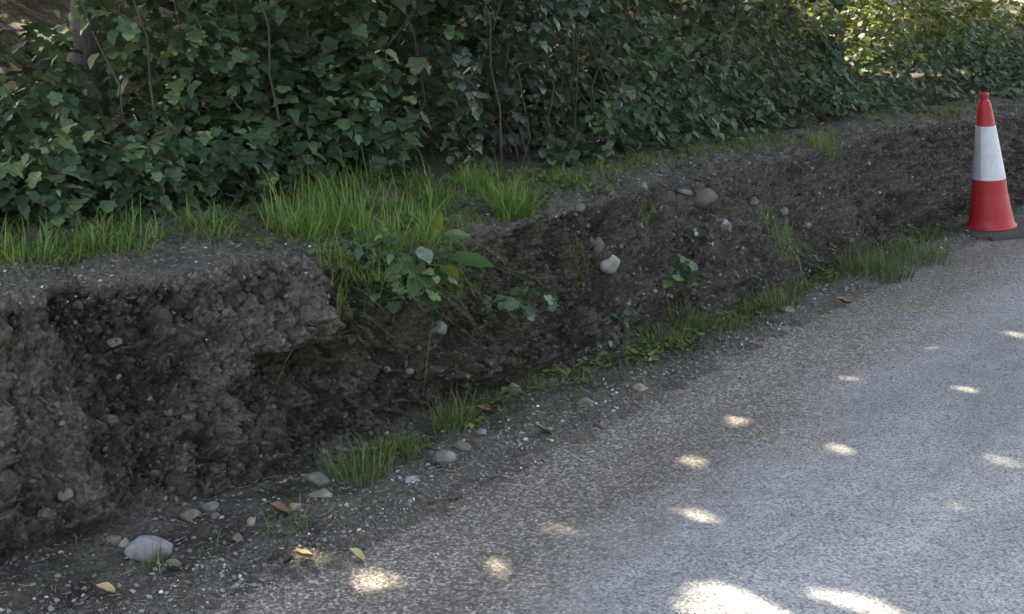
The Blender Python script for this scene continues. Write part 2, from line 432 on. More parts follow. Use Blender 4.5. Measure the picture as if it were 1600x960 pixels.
G = G + NR * disp[..., None] + horiz[:, None, :] * off[..., None]
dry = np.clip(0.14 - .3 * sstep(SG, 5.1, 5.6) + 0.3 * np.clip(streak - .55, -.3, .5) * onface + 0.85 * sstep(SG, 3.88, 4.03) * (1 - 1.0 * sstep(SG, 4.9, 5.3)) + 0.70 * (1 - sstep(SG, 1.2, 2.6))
              + .62 * plane * sstep(fx, .12, .5) + 0.35 * med + .15 * big, 0, 1)  # the plane term paints in light as well as drier soil
moss = np.clip(0.8 * sstep(SG, 4.1, 4.6) * (1 - 0.6 * sstep(UU, 900, 1100)) + 0.6 * bell(SG, 2.6, .5) * sstep(UU, 480, 800) + 0.3 * big, 0, 1)
nu, nss = UU.shape
def sheet(name, i0, i1):
    g = G[:, i0:i1 + 1]; m = i1 - i0 + 1
    idx = np.arange(nu * m).reshape(nu, m)
    F = np.stack([idx[:-1, :-1], idx[1:, :-1], idx[1:, 1:], idx[:-1, 1:]], -1).reshape(-1, 4)
    a, b_, c = g[400, 3], g[401, 3], g[400, 4]
    if np.cross(b_ - a, c - a)[2] < 0: F = F[:, ::-1]
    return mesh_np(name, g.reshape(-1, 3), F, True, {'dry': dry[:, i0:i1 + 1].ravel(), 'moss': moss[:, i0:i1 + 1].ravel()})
iA = int(np.argmin(abs(SS - 3))); iB = int(np.argmin(abs(SS - 5)))
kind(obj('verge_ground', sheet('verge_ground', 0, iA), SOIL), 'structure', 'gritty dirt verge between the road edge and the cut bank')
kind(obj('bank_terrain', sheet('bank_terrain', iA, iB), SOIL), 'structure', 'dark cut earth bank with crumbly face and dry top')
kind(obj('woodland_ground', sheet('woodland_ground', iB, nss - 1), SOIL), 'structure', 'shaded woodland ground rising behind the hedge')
idx = np.arange(nu * nss).reshape(nu, nss)
allF = np.stack([idx[:-1, :-1], idx[1:, :-1], idx[1:, 1:], idx[:-1, 1:]], -1).reshape(-1, 4)
BVH = BVHTree.FromPolygons([tuple(p) for p in G.reshape(-1, 3)], [tuple(f) for f in allF.tolist()])
def T(u, s):
    """terrain point for column u, row coordinate s (arrays)"""
    u = np.asarray(u, float); s = np.asarray(s, float)
    i = np.clip(np.searchsorted(US, u) - 1, 0, nu - 2); j = np.clip(np.searchsorted(SS, s) - 1, 0, nss - 2)
    a = ((u - US[i]) / (US[i + 1] - US[i]))[..., None]; b = ((s - SS[j]) / (SS[j + 1] - SS[j]))[..., None]
    a = np.clip(a, 0, 1); b = np.clip(b, 0, 1)
    return (G[i, j] * (1 - a) + G[i + 1, j] * a) * (1 - b) + (G[i, j + 1] * (1 - a) + G[i + 1, j + 1] * a) * b
def Tn(u, s):
    e = 6.0; d = 0.02
    a = T(u + e, s) - T(u - e, s); b = T(u, np.asarray(s) + d) - T(u, np.asarray(s) - d)
    n = np.cross(a, b); n /= np.linalg.norm(n, axis=-1, keepdims=True) + 1e-9
    n[n[..., 2] < 0] *= -1
    return n
def hit(u, v):
    """point on the ground seen at a pixel; falls back to the road plane"""
    d = ray(u, v)
    h, n, i, t = BVH.ray_cast(Vector((0, 0, CAMH)), Vector(d))
    g = at(u, v, 0.0); tg = np.linalg.norm(g - np.array([0, 0, CAMH]))
    if h is None or tg < t: return np.array(g), np.array([0, 0, 1.])
    n = np.array(n); n = n if n @ d < 0 else -n
    return np.array(h), n

# road: a strip from under the verge to its far edge, and a wide ground sheet below everything
ro = [base[1] - side * 0.25 + side * w for w in (0, 0.15, 0.3, 0.45, 0.65, 0.9, 1.3, 1.8, 2.6, 3.6, 5.2)]
RV = np.stack(ro, 1); RV[..., 2] = 0.0
m = RV.shape[1]; idx2 = np.arange(nu * m).reshape(nu, m)
RF = np.stack([idx2[:-1, :-1], idx2[:-1, 1:], idx2[1:, 1:], idx2[1:, :-1]], -1).reshape(-1, 4)
if np.cross(RV[401, 0] - RV[400, 0], RV[400, 1] - RV[400, 0])[2] > 0: RF = RF[:, ::-1]
edge_d = np.tile(np.array([0, 0.15, 0.3, 0.45, 0.65, 0.9, 1.3, 1.8, 2.6, 3.6, 5.2]) - 0.25, (nu, 1))
kind(obj('road', mesh_np('road', RV.reshape(-1, 3), RF, True, {'edge': edge_d.ravel()}), ROAD), 'structure', 'grey chip sealed asphalt road in dappled shade')
gv = [(-300, -300, -.12), (300, -300, -.12), (300, 300, -.12), (-300, 300, -.12)]
gm_ = mesh_np('ground', gv, [(0, 1, 2, 3)], False, {'dry': [.4] * 4, 'moss': [.6] * 4})
kind(obj('ground', gm_, SOIL), 'structure', 'flat ground reaching to the horizon')

# ------------------------------------------------------------------ leaf shapes (base at origin, tip along +y, normal +z, length 1)
def lobed(kind_):
    if kind_ == 'maple':
        out = [(0, 0), (.18, -.10), (.40, -.03), (.50, .12), (.40, .24), (.52, .32), (.60, .50), (.50, .58), (.33, .58), (.34, .72), (.24, .84), (.10, .92), (0, 1.0)]
    elif kind_ == 'ivy':
        out = [(0, .06), (.18, -.04), (.46, .14), (.34, .34), (.42, .52), (.20, .62), (.10, .82), (0, 1.0)]
    elif kind_ == 'nettle':
        out = [(0, 0), (.18, .04), (.32, .20), (.27, .30), (.29, .44), (.20, .58), (.16, .74), (.06, .90), (0, 1.0)]
    elif kind_ == 'hazel':
        out = [(0, 0), (.22, .04), (.40, .24), (.42, .50), (.34, .72), (.16, .88), (0, 1.0)]
    elif kind_ == 'dock':
        out = [(0, 0), (.10, .02), (.16, .12), (.19, .28), (.20, .45), (.18, .62), (.13, .80), (.06, .93), (0, 1.0)]
    else:
        out = [(0, 0), (.34, .28), (.30, .64), (0, 1.0)]
    return out
def leaf_mesh(kind_, fold=.16, droop=.25, seed=0, teeth=True):
    rr = random.Random(seed); out = lobed(kind_)
    V, F = [], []
    mid = [(0, y) for (_, y) in out]
    def zed(x, y): return fold * abs(x) - droop * y * y + 0.05 * math.sin(9 * y + seed) * abs(x) * 2
    n = len(out)
    ys = [max(0, y) for _, y in out]
    for i in range(n): V.append((0, mid[i][1] if 0 < i < n - 1 else out[i][1], zed(0, mid[i][1])))
    for sgn in (1, -1):
        st = len(V)
        for i in range(1, n - 1):
            x, y = out[i]; x *= (1 + rr.uniform(-.1, .1)); y += rr.uniform(-.02, .02)
            V.append((sgn * x, y, zed(x, y)))
        for i in range(n - 1):
            a, b = i, i + 1
            oa = st + i - 1 if 0 < i < n - 1 else None; ob = st + i if i + 1 < n - 1 else None
            if oa is None and ob is not None: t = [(a, ob, b)]
            elif ob is None and oa is not None: t = [(a, oa, b)]
            elif oa is None: t = []
            else: t = [(a, oa, ob), (a, ob, b)]
            F += [x if sgn == 1 else x[::-1] for x in t]
    return np.array(V), np.array(F)
SHAPES = {k: [leaf_mesh(k, .05 + .05 * j, .08 + .10 * j, j * 7 + 1) for j in range(3)] for k in ('maple', 'ivy', 'nettle', 'hazel', 'dock')}
LEAFME = {}
LEAFMIX = {'maple': 'nettle', 'ivy': 'hazel', 'nettle': 'ivy', 'hazel': 'nettle'}
for k in ('maple', 'ivy', 'nettle', 'hazel'):
    for key, shp in ((k, k), (k + '+', LEAFMIX[k])):                 # each shrub carries two leaf outlines in its own colours
        LEAFME[key] = []
        for j, (V, F) in enumerate(SHAPES[shp]):
            me = mesh_np(k + '_leaf', V, F, True); me.materials.append(LM[k][0]); LEAFME[key].append(me)

# sun gaps: the breaks in the crowns through which the patches of sunlight fall
SPOTS = [(1090, 806, .085), (1320, 700, .075), (1085, 720, .055), (1440, 540, .07), (1585, 522, .07), (1520, 608, .06), (1570, 585, .06),
         (790, 890, .075), (880, 825, .07), (1150, 655, .05), (585, 908, .08), (480, 868, .05), (1240, 948, .28), (1120, 945, .20), (1340, 958, .22), (1180, 940, .2),
         (1480, 790, .04), (1330, 590, .05), (1560, 720, .05)]
HOLES = []
SV = np.array(SUN)
for (u, v, r) in SPOTS: HOLES.append((hit(u, v)[0], r * (.2 if r < .1 else .34)))
def keep_mask(P, grow=1.0):
    k = np.ones(len(P), bool)
    for g, r in HOLES:
        d = P - g; t = d @ SV
        dist = np.linalg.norm(d - t[:, None] * SV, axis=1)
        k &= ~((dist < r * grow + .05) & (t > 0.3))
    return k

# ------------------------------------------------------------------ the hedge: each bush with its stems, its 300 most visible leaves and the rest of its foliage
UP = np.array([0, 0, 1.])
OUTW = np.array([0.42, -0.90, 0.0])
def leaf_frame(n, droop=(2, 50), spread=1.25, r=rng):
    az = math.atan2(OUTW[1], OUTW[0]) + r.normal(0, spread, n)
    dr = np.radians(r.uniform(droop[0], droop[1], n))
    tip = np.stack([np.cos(az) * np.cos(dr), np.sin(az) * np.cos(dr), -np.sin(dr)], 1)
    nrm = np.stack([np.cos(az) * np.sin(dr), np.sin(az) * np.sin(dr), np.cos(dr)], 1) + r.normal(0, .22, (n, 3)) + OUTW * 0.15
    return tip, nrm
def make_bush(name, label, cat, u0, u1, kind_, size, nclump, hmax, depth, lean=0.15, off=0.0, seed=1, hmin=0.02, stems=6, hole=0.0, group=None, bulge=.22, stem_mat=None, per=7, top=None, nobj=300):
    r = np.random.default_rng(seed)
    uq = np.linspace(-900, 3800, 240); pq = project(T(uq, np.full(240, 5.0)) + back * off)[0]
    kq = int(np.argmax(pq)); kq = max(kq, 2)
    if off > .5: u0, u1 = np.interp([u0, u1], pq[:kq + 1], uq[:kq + 1])
    if top is not None and off > .5: top = (np.interp(top[0], pq[:kq + 1], uq[:kq + 1]), top[1])
    um = (u0 + u1) / 2
    B0 = T(np.array(um), np.array(5.0)) + back * off
    root = empty(name, tuple(B0), label, cat, group)
    P, TI, NO, SC, RN = [], [], [], [], []
    tries = 0; made = 0
    while made < nclump and tries < nclump * 8:
        tries += 1
        u = r.uniform(u0, u1); h = hmin + (hmax - hmin) * r.random() ** 1.7
        edge = min(u - u0, u1 - u) / (u1 - u0)
        hm = hmax * (0.72 + 0.28 * math.sin(math.pi * min(1, edge * 2.2) / 2))
        if top is not None: hm = min(hm, np.interp(u, top[0], top[1]))
        if h > hm: continue
        dd = r.random() ** 1.7 * depth
        b = T(np.array(u), np.array(5.0))
        c = b + back * (off + lean * h + dd) + np.array([0, 0, h])
        w = float(vnoise(c[None], 2.3, seed)[0]); c = c + OUTW * (bulge * w) * min(1, h / .25)
        if dd < depth * .6 and float(vnoise(c[None], 3.4, seed + 50)[0]) < -0.40 + hole: continue
        made += 1
        k = r.integers(max(3, per - 3), per + 3)
        tip, nrm = leaf_frame(k, spread=1.15, r=r)
        pos = c + tip * r.uniform(.1, .6, (k, 1)) * size + np.array([0, 0, 1]) * r.normal(0, size * .45, (k, 1)) + r.normal(0, size * .5, (k, 3))
        tone = r.random() * .55
        P.append(pos); TI.append(tip); NO.append(nrm); SC.append(size * r.uniform(.5, 1.4, k)); RN.append(np.clip(tone + r.random(k) * .45, 0, 1))
    P, TI, NO, SC, RN = map(np.concatenate, (P, TI, NO, SC, RN))
    uu, vv, ww = project(P)
    km = keep_mask(P, 1.0) | ((vv > 0) & (name != 'woodland_shrub'))
    P, TI, NO, SC, RN, uu, vv, ww = [a[km] for a in (P, TI, NO, SC, RN, uu, vv, ww)]
    inside = (uu > -20) & (uu < 1620) & (vv > -20)
    score = ww + np.where(inside, 0, 100) - SC * 2
    order = np.argsort(score)
    nfront = min(nobj, int(inside.sum()))
    fr, rest = order[:nfront], order[nfront:]
    M = rotmats(TI, NO)
    for i in fr:
        kk = kind_ if (int(i) * 7) % 10 < 6 else kind_ + '+'; me = LEAFME[kk][int(i) % 3]
        o = bpy.data.objects.new('leaf', me); C.objects.link(o); o.parent = root
        mm = Matrix([list(M[i][a] * SC[i]) + [P[i][a] - B0[a]] for a in range(3)] + [[0, 0, 0, 1]])
        o.matrix_basis = mm
    acc = Acc()
    for j in range(3):
        sel = rest[rest % 3 == j]
        if len(sel): acc.add(*instances(*SHAPES[kind_ if j < 2 else LEAFMIX[kind_]][j], P[sel] - B0, M[sel], SC[sel], {'rnd': RN[sel]}))
    kind(obj('foliage', acc.mesh('foliage'), LM[kind_][1], root), 'stuff')
    for k in range(stems):
        u = r.uniform(u0 + .1 * (u1 - u0), u1 - .1 * (u1 - u0)); h = hmax * r.uniform(.6, 1.0)
        if top is not None: h = min(h, np.interp(u, top[0], top[1]))
        a = T(np.array(u), np.array(5.0)) + back * (off + r.uniform(.05, depth * .5)) - np.array([0, 0, .03])
        b = a + np.array([r.normal(0, .25), r.normal(0, .15), 0]) * h + back * lean * h + OUTW * r.uniform(-.05, .18) + np.array([0, 0, h])
        path = wobble(a, b, 9, .25); rad = np.linspace(.0055, .0018, 9) * r.uniform(.6, 1.2)
        V, F = tube(path - B0, rad, 5)
        obj('stem', mesh_np('stem', V, F), stem_mat or TWIG, root)
    return root

make_bush('maple_shrub', 'dark green shrub with broad lobed leaves, at the frame edge above the long grass', 'shrub', -160, 250, 'maple', .054, 460, .95, .9, .25, .10, 11,
          top=([-160, 90, 150, 200, 250], [.18, .20, .26, .45, .7]), hole=.05)
make_bush('maple_shrub', 'large shrub with bright tiers of lobed leaves above the corner of the cut bank', 'shrub', 300, 640, 'maple', .054, 820, 1.7, .8, .15, .05, 12, hole=.34)
make_bush('maple_shrub', 'shadowed shrub with large dark hanging leaves behind the two grass tufts', 'shrub', 560, 800, 'maple', .064, 230, 1.7, .8, .05, .28, 13, hole=.35)
make_bush('ivy_thicket', 'glossy small leaved thicket with bare stems, midway along the hedge', 'thicket', 735, 985, 'ivy', .046, 480, 1.8, .7, .08, .03, 14, stems=7, hole=.18)
make_bush('ivy_thicket', 'drooping dense thicket between the glossy stems and the nettle slope', 'thicket', 940, 1190, 'nettle', .048, 560, 1.9, .8, .22, .05, 15, stems=9, hole=.2, bulge=.3)
make_bush('nettle_patch', 'even bank of grey green nettles leading up behind the traffic cone', 'nettles', 1140, 1420, 'nettle', .044, 760, 1.3, .6, 1.5, .05, 16, stems=9, hole=-.2, bulge=.12)
make_bush('nettle_patch', 'low nettles in deep shade directly behind the tip of the traffic cone', 'nettles', 1380, 2300, 'nettle', .046, 700, .36, .6, 1.9, .10, 17, stems=6, hole=-.1, bulge=.12)
make_bush('bramble_patch', 'low sprawling pale leaved brambles at the back of the long grass', 'brambles', -140, 450, 'maple', .050, 220, .24, .35, .1, -.16, 18, hole=-.3, bulge=.05, stems=8, nobj=260)
# the shrub that stands in the sun, and darker woodland shrubs behind
sunlit = make_bush('sunlit_shrub', 'yellow green shrub lit by the sun, up behind the traffic cone', 'shrub', 1360, 1640, 'hazel', .052, 560, .75, .7, .55, 1.6, 19, stems=6, bulge=.25, hmin=.05,
          top=([1360, 1400, 1490, 1540, 1640], [.55, .75, .72, .5, .5]))
bpy.context.view_layer.update()
r9 = np.random.default_rng(5)
lp = np.array([list(o.matrix_basis.translation + sunlit.location) for o in sunlit.children if o.name.startswith('leaf')])
lu, lv, lw = project(lp)
cand = lp[(lv < 150) & (lv > -10) & (lu > 1370) & (vnoise(lp, 1.7, 5) > -.25)]
for g in cand[r9.permutation(len(cand))[:80]]: HOLES.append((g, r9.uniform(.16, .32)))
# sun flecks on the woodland floor behind the low end of the hedge
for k in range(15):
    u, v = r9.uniform(-20, 135), r9.uniform(-10, 165)
    g, _n = hit(u, v); HOLES.append((g + UP * r9.uniform(0, .08), r9.choice([.03, .05, .08])))
make_bush('woodland_shrub', 'dark woodland shrub in the top corner beyond the sunlit shrub', 'shrub', 1200, 1660, 'hazel', .075, 650, 2.3, 1.4, .1, 3.0, 20, stems=8, bulge=.3, nobj=120)
make_bush('woodland_shrub', 'dim woodland shrub seen through the break over the nettle slope', 'shrub', 900, 1420, 'nettle', .08, 600, 2.4, 1.0, .1, 1.7, 21, stems=7, bulge=.3, nobj=150)
make_bush('woodland_shrub', 'black shadowed shrub deep behind the lobed leaves', 'shrub', 470, 960, 'maple', .10, 520, 2.3, 1.2, .1, 1.5, 22, stems=10, bulge=.3, nobj=150)

# ------------------------------------------------------------------ trees behind the hedge whose crowns shade the place
def make_tree(label, base_p, height, crown_r, nleaf, seed, tr=.11, lean=(0, 0)):
    r = np.random.default_rng(seed)
    root = empty('woodland_tree', tuple(base_p), label, 'tree', None)
    topp = np.array([lean[0], lean[1], height])
    path = wobble((0, 0, -.1), topp * .72, 12, .12); rad = np.linspace(tr, tr * .35, 12); rad[0] *= 1.35
    V, F = tube(path, rad, 10); acc = Acc(); acc.add(V, F)
    cents = []
    for k in range(13):
        i = int(r.integers(4, 12)); a = path[i]
        an = r.uniform(0, 6.28); L = crown_r * r.uniform(.55, 1.0)
        b = a + np.array([math.cos(an) * L, math.sin(an) * L, r.uniform(.1, .55) * height * .45])
        lp = wobble(a, b, 7, .3); acc.add(*tube(lp, np.linspace(rad[i] * .5, .012, 7), 6))
        cents += [lp[6], lp[5], lp[4]]
    obj('trunk', acc.mesh('trunk'), BARK, root)
    cents = np.array(cents)
    ci = r.integers(0, len(cents), nleaf // 9)
    cl = cents[ci] + r.normal(0, 1, (len(ci), 3)) * np.array([crown_r * .32, crown_r * .32, height * .13])
    # fill of the crown body
    n2 = len(ci)
    sph = r.normal(0, 1, (n2, 3)); sph /= np.linalg.norm(sph, axis=1, keepdims=True); sph *= r.random((n2, 1)) ** .45
    cl2 = np.array([lean[0], lean[1], height * .66]) + sph * np.array([crown_r, crown_r, height * .36])
    cl = np.concatenate([cl, cl2])
    P = np.repeat(cl, 5, 0) + r.normal(0, .16, (len(cl) * 5, 3))
    P = P[P[:, 2] > 1.9 + 0 * P[:, 0]]
    n = len(P); sz = r.uniform(.17, .27, n)
    tip = r.normal(0, 1, (n, 3)) * np.array([1, 1, .35]) + np.array([0, 0, -.25]); tip /= np.linalg.norm(tip, axis=1, keepdims=True)
    nrm = SV * 0.8 + np.array([0, 0, .5]) + r.normal(0, .45, (n, 3))
    W = P + base_p + tip * (sz * .5)[:, None]
    k = np.ones(n, bool)
    for g, rr in HOLES:
        d = W - g; t = d @ SV; dist = np.linalg.norm(d - t[:, None] * SV, axis=1)
        k &= ~((dist < rr + .40 * sz) & (t > 0.3))
    P, tip, nrm, sz = P[k], tip[k], nrm[k], sz[k]; n = len(P)
    V = [(0, 0, 0), (.34, .3, .05), (.28, .68, .02), (0, 1, -.1), (-.28, .68, .02), (-.34, .3, .05)]
    F = [(0, 1, 2), (0, 2, 3), (0, 3, 4), (0, 4, 5)]
    V, F, A = instances(V, F, P, rotmats(tip, nrm), sz, {'rnd': r.random(n)})
    kind(obj('crown', mesh_np('crown', V, F, True, A), CANOPY, root), 'stuff')
    return root
hb = lambda u, o: T(np.array(float(u)), np.array(5.0)) + back * o
def ucol(px, off):
    uq = np.linspace(-900, 3800, 240); pq = project(T(uq, np.full(240, 5.0)) + back * off)[0]
    return float(np.interp(px, pq, uq))
TREES = [(-800, 1.4, 8.4), (-420, 1.6, 8.6), (ucol(128, 1.6), 1.6, 8.4), (ucol(430, 2.0), 2.0, 9.2), (ucol(700, 1.2), 1.2, 8.6), (ucol(930, 1.8), 1.8, 9.0), (ucol(1120, 1.3), 1.3, 8.6), (ucol(1230, 3.6), 3.6, 9.0), (ucol(1690, 1.6), 1.6, 8.6), (ucol(1800, 2.6), 2.6, 8.8), (3700, 1.8, 8.4)]
TL = ['tree left of the frame behind the long grass', 'tree beside the frame edge behind the lobed leaves', 'leaning dark trunk beside the sunlit woodland litter', 'tree behind the tiered lobed leaves',
      'tree behind the two grass tufts', 'tree behind the glossy thicket', 'tree in the drooping thicket', 'tree standing back behind the nettle slope', 'tree beyond the traffic cone', 'tree further along the road beyond the cone', 'last tree along the road']
for k, u in enumerate((-500, 50, 600, 1150, 1750, 2400, 3100)):
    TREES.append((u, 6.3 + (k % 2) * .9, 8.2)); TL.append(['outermost', 'second', 'third', 'fourth', 'fifth', 'sixth', 'last'][k] + ' tree of the inner woodland row, counted from the frame side')
NB = len(TREES)
for k, w in enumerate((-900, -300, 400, 1100, 1900, 2900)):  # unseen row across the road, added to cut the low sky light
    TREES.append((w, None, 8.0)); TL.append(['first', 'second', 'third', 'fourth', 'fifth', 'sixth'][k] + ' unseen tree added across the road, behind the viewpoint, to block low sky light')
for k, ((u, o, h), l) in enumerate(zip(TREES, TL)):
    if o is None: bp = base[1][int(np.argmin(abs(US - u)))] + side * (8.0 + .7 * (k % 2)); bp[2] = -.12
    else: bp = hb(u, o) - np.array([0, 0, .05]); bp[2] = max(bp[2], .3)
    make_tree(l, bp, h, 2.75, 8200 if k < 11 else 7800, 40 + k, tr=.10, lean=(.25, -.15) if k == 2 else (rng.normal(0, .15), rng.normal(0, .15)))

# ------------------------------------------------------------------ grass
def blades(pts, up, length, width, lean, r, segs=3, curl=.5):
    """(n) curved blades -> arrays with attrs h, rnd"""
    n = len(pts)
    az = r.uniform(0, 2 * math.pi, n); d = np.stack([np.cos(az), np.sin(az), np.zeros(n)], 1)
    ln = np.abs(r.normal(lean, lean * .75, n))
    V = []; wd = np.stack([-d[:, 1], d[:, 0], np.zeros(n)], 1)
    tw = r.normal(0, .8, n); wd = wd * np.cos(tw)[:, None] + d * np.sin(tw)[:, None]
    for k in range(segs + 1):
        t = k / segs
        c = pts + up * (length * t * (1 - .25 * ln * t))[:, None] + d * (length * ln * (t ** 1.9))[:, None] - np.array([0, 0, 1]) * (length * curl * ln * t ** 3)[:, None]
        w = width * (1 - t ** 1.6) * .5
        if k < segs: V += [c - wd * w[:, None], c + wd * w[:, None]]
        else: V += [c]
    m = 2 * segs + 1
    V = np.stack(V, 1)                                            # n, m, 3
    F = []
    for k in range(segs - 1):
        a = 2 * k; F += [(a, a + 1, a + 3), (a, a + 3, a + 2)]
    a = 2 * (segs - 1); F += [(a, a + 1, a + 2)]
    F = (np.array(F)[None] + (np.arange(n) * m)[:, None, None]).reshape(-1, 3)
    h = np.tile(np.array([k / segs for k in range(segs) for _ in (0, 1)] + [1.0]), n)
    return V.reshape(-1, 3), F, {'h': h, 'rnd': np.repeat(np.clip(r.beta(2, 2.2, n) + (r.random(n) > .96) * .5, 0, 1), m)}
UP = np.array([0, 0, 1.])
def band(name, label, n, fn, lenr, width, lean, mat, seed, clumpy=0.5):
    """grass over the terrain; fn(u, s) gives density 0..1"""
    r = np.random.default_rng(seed)
    us, ss_, d_ = fn(r, n)
    p = T(us, ss_)
    cn = vnoise(p, 7, seed) * .5 + .5
    k = r.random(len(us)) < d_ * np.clip((cn - clumpy * .6) * 2.2, 0, 1)
    p = p[k]; m = len(p)
    L = r.uniform(lenr[0], lenr[1], m) * (.55 + .6 * cn[k])
    acc = Acc(); acc.add(*blades(p - UP * .004, np.tile(UP, (m, 1)) + r.normal(0, .18, (m, 3)), L, r.uniform(.6, 1.2, m) * width, lean, r))
    o = obj(name, acc.mesh(name), mat)
    return kind(o, 'stuff', label)
def f_left(r, n):
    u = r.uniform(-300, 700, n); s = r.uniform(4.05, 5.0, n)
    lim = np.interp(u, [-300, 0, 180, 330, 420, 480, 560, 640, 700], [4.30, 4.30, 4.42, 4.52, 4.30, 4.18, 4.02, 4.03, 4.1])
    return u, s, sstep(s, lim - .05, lim + .16)
band('long_grass', 'long green grass along the top of the bank under the lobed leaves', 22000, f_left, (.03, .17), .0044, 1.25, GRASS, 61, .75)
def f_top2(r, n):
    u = r.uniform(640, 1560, n); s = r.uniform(4.05, 5.05, n)
    return u, s, 0.95 * sstep(s, 4.35, 4.8) * (1 - .5 * sstep(u, 900, 1000)) + .6 * bell(u, 700, 90) * (s < 4.9)
band('short_grass', 'short sparse grass and herbs on the gritty bank top', 14000, f_top2, (.03, .07), .0040, .7, GRASS, 62, .45)
def f_verge(r, n):
    u = r.uniform(380, 1520, n); s = r.uniform(1.5, 3.12, n)
    d = .5 * bell(s, 2.75, .32) * sstep(u, 520, 800) + 1.0 * bell(s, 2.5, .55) * sstep(u, 960, 1060) + .10 * bell(s, 2.4, .5)
    d *= 1 - .75 * sstep(u, 1470, 1500)
    return u, s, d
band('verge_grass', 'thin green grass along the foot of the bank by the road', 30000, f_verge, (.02, .085), .003, .9, VGRASS, 63, .5)
def f_face(r, n):
    u = r.uniform(500, 1560, n); s = r.uniform(3.05, 4.0, n)
    return u, s, .16 + .2 * bell(u, 950, 120) * bell(s, 3.3, .3)
band('face_grass', 'wispy dry stems rooted in the cut face of the bank', 4200, f_face, (.03, .09), .0024, 1.0, VGRASS, 64, .55)

def f_spill(r, n):
    u = r.uniform(500, 780, n); s = r.uniform(3.45, 4.15, n)
    return u, s, sstep(s, 3.4, 3.95) * (.35 + bell(u, 620, 80))
band('overhanging_grass', 'grass and weeds spilling over the bank edge around the dock', 5000, f_spill, (.05, .15), .0034, 1.5, GRASS, 65, .6)
def tuft(label, u, v, n, L, spread, lean=.45, mat=None, width=.004, seed=0, group=None, sink=0.0):
    r = np.random.default_rng(900 + seed); p, nn = hit(u, v)
    L *= 1.05; n = int(n * (1.1 if mat is None or mat is GRASS else .95)); lean = lean * 1.5
    a = r.uniform(0, 6.28, n); rr = spread * np.sqrt(r.random(n))
    q = np.stack([np.cos(a) * rr, np.sin(a) * rr, np.zeros(n)], 1)
    for i in range(n):
        h, nrm, ii, t = BVH.ray_cast(Vector(p + q[i] + UP * .25), Vector((0, 0, -1)))
        if h is not None and abs(h.z - p[2]) < .12: q[i, 2] = h.z - p[2]
    up = np.tile(UP, (n, 1)) + q * np.array([1, 1, 0]) / max(spread, .01) * .25 + r.normal(0, .12, (n, 3))
    V, F, A = blades(q - UP * .004, up, L * r.uniform(.4, 1.05, n), width * r.uniform(.6, 1.2, n), lean, r, segs=4)
    o = obj('grass_tuft', mesh_np('grass_tuft', V, F, True, A), mat or GRASS); o.location = p
    return tag(o, label, 'grass tuft', group)
tuft('bright tall grass tuft on the bank edge above the dark hollow', 800, 338, 330, .20, .075, .35, seed=1, width=.0045)
tuft('grass tuft set back against the hedge beside the bright tuft', 742, 298, 170, .17, .07, .35, seed=2)
tuft('tall upright grass clump below the tiered lobed leaves', 470, 365, 230, .22, .11, .4, seed=3)
tuft('grass clump overhanging the bank just above the broad leaved dock', 600, 382, 200, .18, .10, .5, seed=4)
tuft('grass clump halfway between the tall clump and the dock', 540, 345, 170, .18, .09, .45, seed=5)
tuft('drooping grass clump over the bank edge at the frame side', 60, 400, 220, .15, .13, .7, seed=6)
tuft('arching grass clump on the bank top above the light brown face stone', 190, 385, 240, .15, .13, .75, seed=7)
tuft('arching grass clump above the earth ledge', 320, 352, 170, .13, .1, .7, seed=8)
tuft('tall verge grass clump beside the pale buried stone at the ditch', 560, 745, 190, .15, .10, .22, VGRASS, .0036, 9)
tuft('verge grass clump behind the white broken stone', 615, 715, 170, .13, .09, .25, VGRASS, .0034, 10)
tuft('tall verge grass clump behind the rounded grey stone', 705, 668, 120, .17, .06, .22, VGRASS, .004, 11)
tuft('short verge grass clump over a brown dead leaf', 445, 822, 70, .07, .07, .3, VGRASS, .003, 12)
tuft('few grass blades standing before the big pale boulder', 240, 890, 26, .11, .03, .25, VGRASS, .003, 13)
tuft('thin grass blades beyond the big pale boulder', 325, 865, 26, .07, .05, .3, VGRASS, .003, 14)
tuft('grass tuft on the bank top above the nettle foot', 1283, 232, 150, .14, .09, .4, GRASS, .004, 15)
tuft('hanging grass tuft halfway up the gritty face', 1222, 375, 120, .16, .08, .9, GRASS, .004, 16)
tuft('small tuft beside the seed heads on the bank top', 1008, 330, 70, .09, .045, .4, GRASS, .0036, 17)
tuft('bright verge grass clump in front of the traffic cone', 1440, 405, 260, .15, .15, .22, VGRASS, .0038, 18)
tuft('bright verge grass clump where the bank foot meets the road', 1370, 430, 320, .19, .16, .2, VGRASS, .004, 19)
tuft('verge grass clump below the hanging face tuft', 1210, 480, 170, .14, .10, .25, VGRASS, .0036, 20)
tuft('verge grass clump at the mouth of the dark ditch', 1040, 540, 190, .13, .11, .3, VGRASS, .0036, 21)
tuft('verge grass clump beside the dark ditch mouth, nearer the bank', 1080, 515, 160, .13, .10, .3, VGRASS, .0036, 22)
tuft('verge grass around the pale green stone', 830, 610, 60, .08, .07, .4, VGRASS, .003, 23)
tuft('grass drooping over the bank edge directly under the dock', 640, 425, 130, .16, .10, 1.1, VGRASS, .0034, 26)
tuft('grass drooping over the bank edge beside the earth corner', 575, 430, 110, .14, .08, 1.1, GRASS, .0036, 27)
tuft('grass drooping below the long dock leaf', 715, 455, 90, .15, .08, 1.1, VGRASS, .003, 28)
tuft('grass wisps hanging below the broken white rock', 900, 410, 60, .12, .06, 1.0, VGRASS, .003, 24)
tuft('thin dry grass at the dark end of the ditch', 480, 728, 18, .11, .05, .3, VGRASS, .003, 25)

